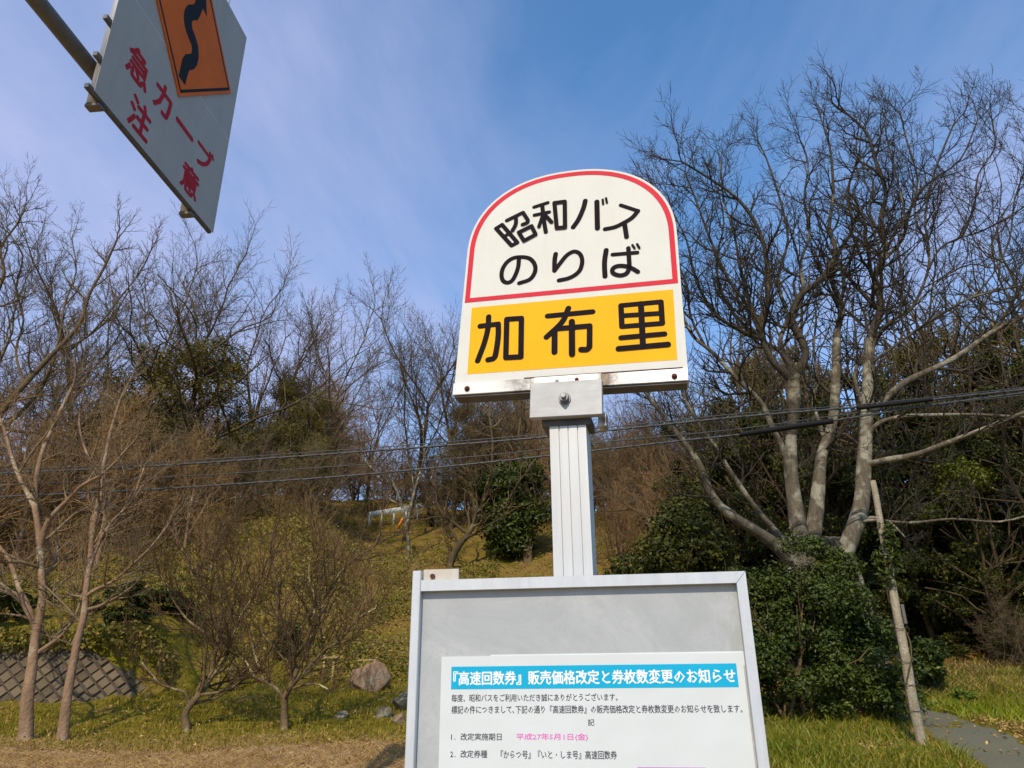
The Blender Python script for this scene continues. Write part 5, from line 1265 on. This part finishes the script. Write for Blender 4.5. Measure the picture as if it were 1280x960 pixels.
# rocks
m_rock = m_bark('mossy_grey_rock', (.075, .07, .055), (.19, .175, .15), (.30, .29, .25), .3, 1.8, .5)
m_rockp = m_bark('pinkish_boulder', (.10, .072, .055), (.36, .24, .17), (.24, .21, .17), .35, 1.6, .4)
def rock(label, px, py, wpx, hpx, mat, seed, name='rock'):
    import bmesh
    g = G(px, py + hpx*.35); k = g.y/(F*.92); wx = wpx*k/2; hz = hpx*k/2
    bm = bmesh.new(); bmesh.ops.create_icosphere(bm, subdivisions=4, radius=1); R = random.Random(seed)
    pl = [(Vector((R.gauss(0,1), R.gauss(0,1), R.gauss(0,1))).normalized(), R.uniform(.5, .86)) for _ in range(16)]
    for v in bm.verts:
        for n_, d_ in pl:
            t = v.co.dot(n_)
            if t > d_: v.co -= n_*(t - d_)*.92
        v.co += v.co.normalized()*mnoise.noise(v.co*3 + Vector((seed, 0, 0)))*.07
        v.co = Vector((v.co.x*wx*1.15, v.co.y*wx*.85, v.co.z*hz*1.25))
    me = bpy.data.meshes.new(name); bm.to_mesh(me); bm.free(); me.materials.append(mat)
    o = obj(name, me, None, (g.x, g.y, g.z + hz*.55), R.uniform(0, .5)); return tag(o, label, 'rock')
rock('large pinkish brown boulder on the lawn left of the notice board', 463, 851, 46, 34, m_rockp, 3, 'boulder')
rock('grey rock half hidden by the left edge of the notice board', 507, 878, 34, 26, m_rock, 4)
rock('small round grey rock left of the half hidden rock', 481, 893, 22, 17, m_rock, 5)
rock('small pale rock nearest to the notice board frame', 498, 900, 18, 14, m_rockp, 6)
rock('flat small rock with a green tuft, farther left on the lawn', 427, 895, 18, 9, m_rock, 7)
# tree supports of bare poles
m_pole = m_bark('support_wood', (.24, .19, .13), (.40, .34, .25), (.50, .46, .38), .2, 2)
def support(label, x0, x1, ytop, ybot, r, ybar=None, name='tree_support'):
    g = G((x0+x1)/2, ybot); t = thing(name, label, 'tree support', g)
    y = g.y
    P = []
    for px in (x0, x1):
        a = at(px, ybot, y); c = at(px, ytop, y); zb2 = min(a.z, Tz(a.x, y)) - .1
        b = MB(); b.cyl(Vector((a.x, y, zb2)) - g, Vector((a.x, y, c.z)) - g, r, r*.9, 10); b.build('upright', m_pole, t, smooth=True); P.append((a.x, c.z))
    zb3 = at((x0+x1)/2, ybar if ybar else ytop + 3, y).z
    b = MB(); b.cyl(Vector((P[0][0] - .09, y - r*1.6, zb3)) - g, Vector((P[1][0] + .09, y - r*1.6, zb3 + .01)) - g, r*.95, r*.95, 10); b.build('crossbar', m_pole, t, smooth=True)
support('low wooden tree support right above the pinkish boulder', 451, 464, 822, 846, .022, 826)
support('pair of wooden stakes with crossbar right of the stout plum base', 403, 415, 819, 855, .026, 823)
support('wooden tree support between the two plum trees', 272, 288, 826, 862, .028, 838)
support('wooden tree stakes on the slope below the white rail', 545, 552, 648, 660, .05, 652)
# ridge: white rail, brown bank, orange stake
m_wh = m_flat('white_paint', (.55, .55, .53), .4, var=.06); m_or = m_flat('orange_plastic', (.85, .25, .015), .45)
g0, g1_ = G(452, 650), G(548, 640)
rail = thing('white_guard_rail', 'white guard rail on the ridge below the sky gap, left of the bus stop', 'guard rail', (0, 0, 0))
ydep = 34.3
A0 = at(462, 643, ydep); A1 = at(552, 628, ydep + .6)
n_ = 6
for i in range(n_ + 1):
    p = A0.lerp(A1, i/n_); b = MB(); b.cyl((p.x, p.y + .06, Tz(p.x, p.y) - .2), (p.x, p.y + .06, p.z + .12), .05, .05, 10); b.build('rail_post', m_wh, rail, smooth=True)
for i in range(n_):
    p = A0.lerp(A1, i/n_ + .004); q = A0.lerp(A1, (i+1)/n_ - .004); d = (q - p); u_ = Vector((0, 0, 1)); nrm_ = Vector((d.y, -d.x, 0)).normalized()*.03
    b = MB(); hh = Vector((0, 0, .12)); mid_ = nrm_*1.4
    b.add([p - hh, q - hh, q - hh*.3 + mid_, p - hh*.3 + mid_, p + hh*.3 + mid_, q + hh*.3 + mid_, q + hh, p + hh, p - hh - nrm_, q - hh - nrm_, q + hh - nrm_, p + hh - nrm_],
      [(0,1,2,3), (3,2,5,4), (4,5,6,7), (8,11,10,9), (0,8,9,1), (7,6,10,11), (0,3,4,7,11,8), (1,9,10,6,5,2)]); b.build('rail_beam', m_wh, rail)
og = G(494, 663); ot = at(506, 645, og.y - .3)
b = MB(); b.cyl((0, 0, -.1), ot - og, .075, .065, 14); tag(b.build('orange_stake', m_or, None, smooth=True, loc=og), 'leaning orange marker stake on the slope below the white rail', 'stake')
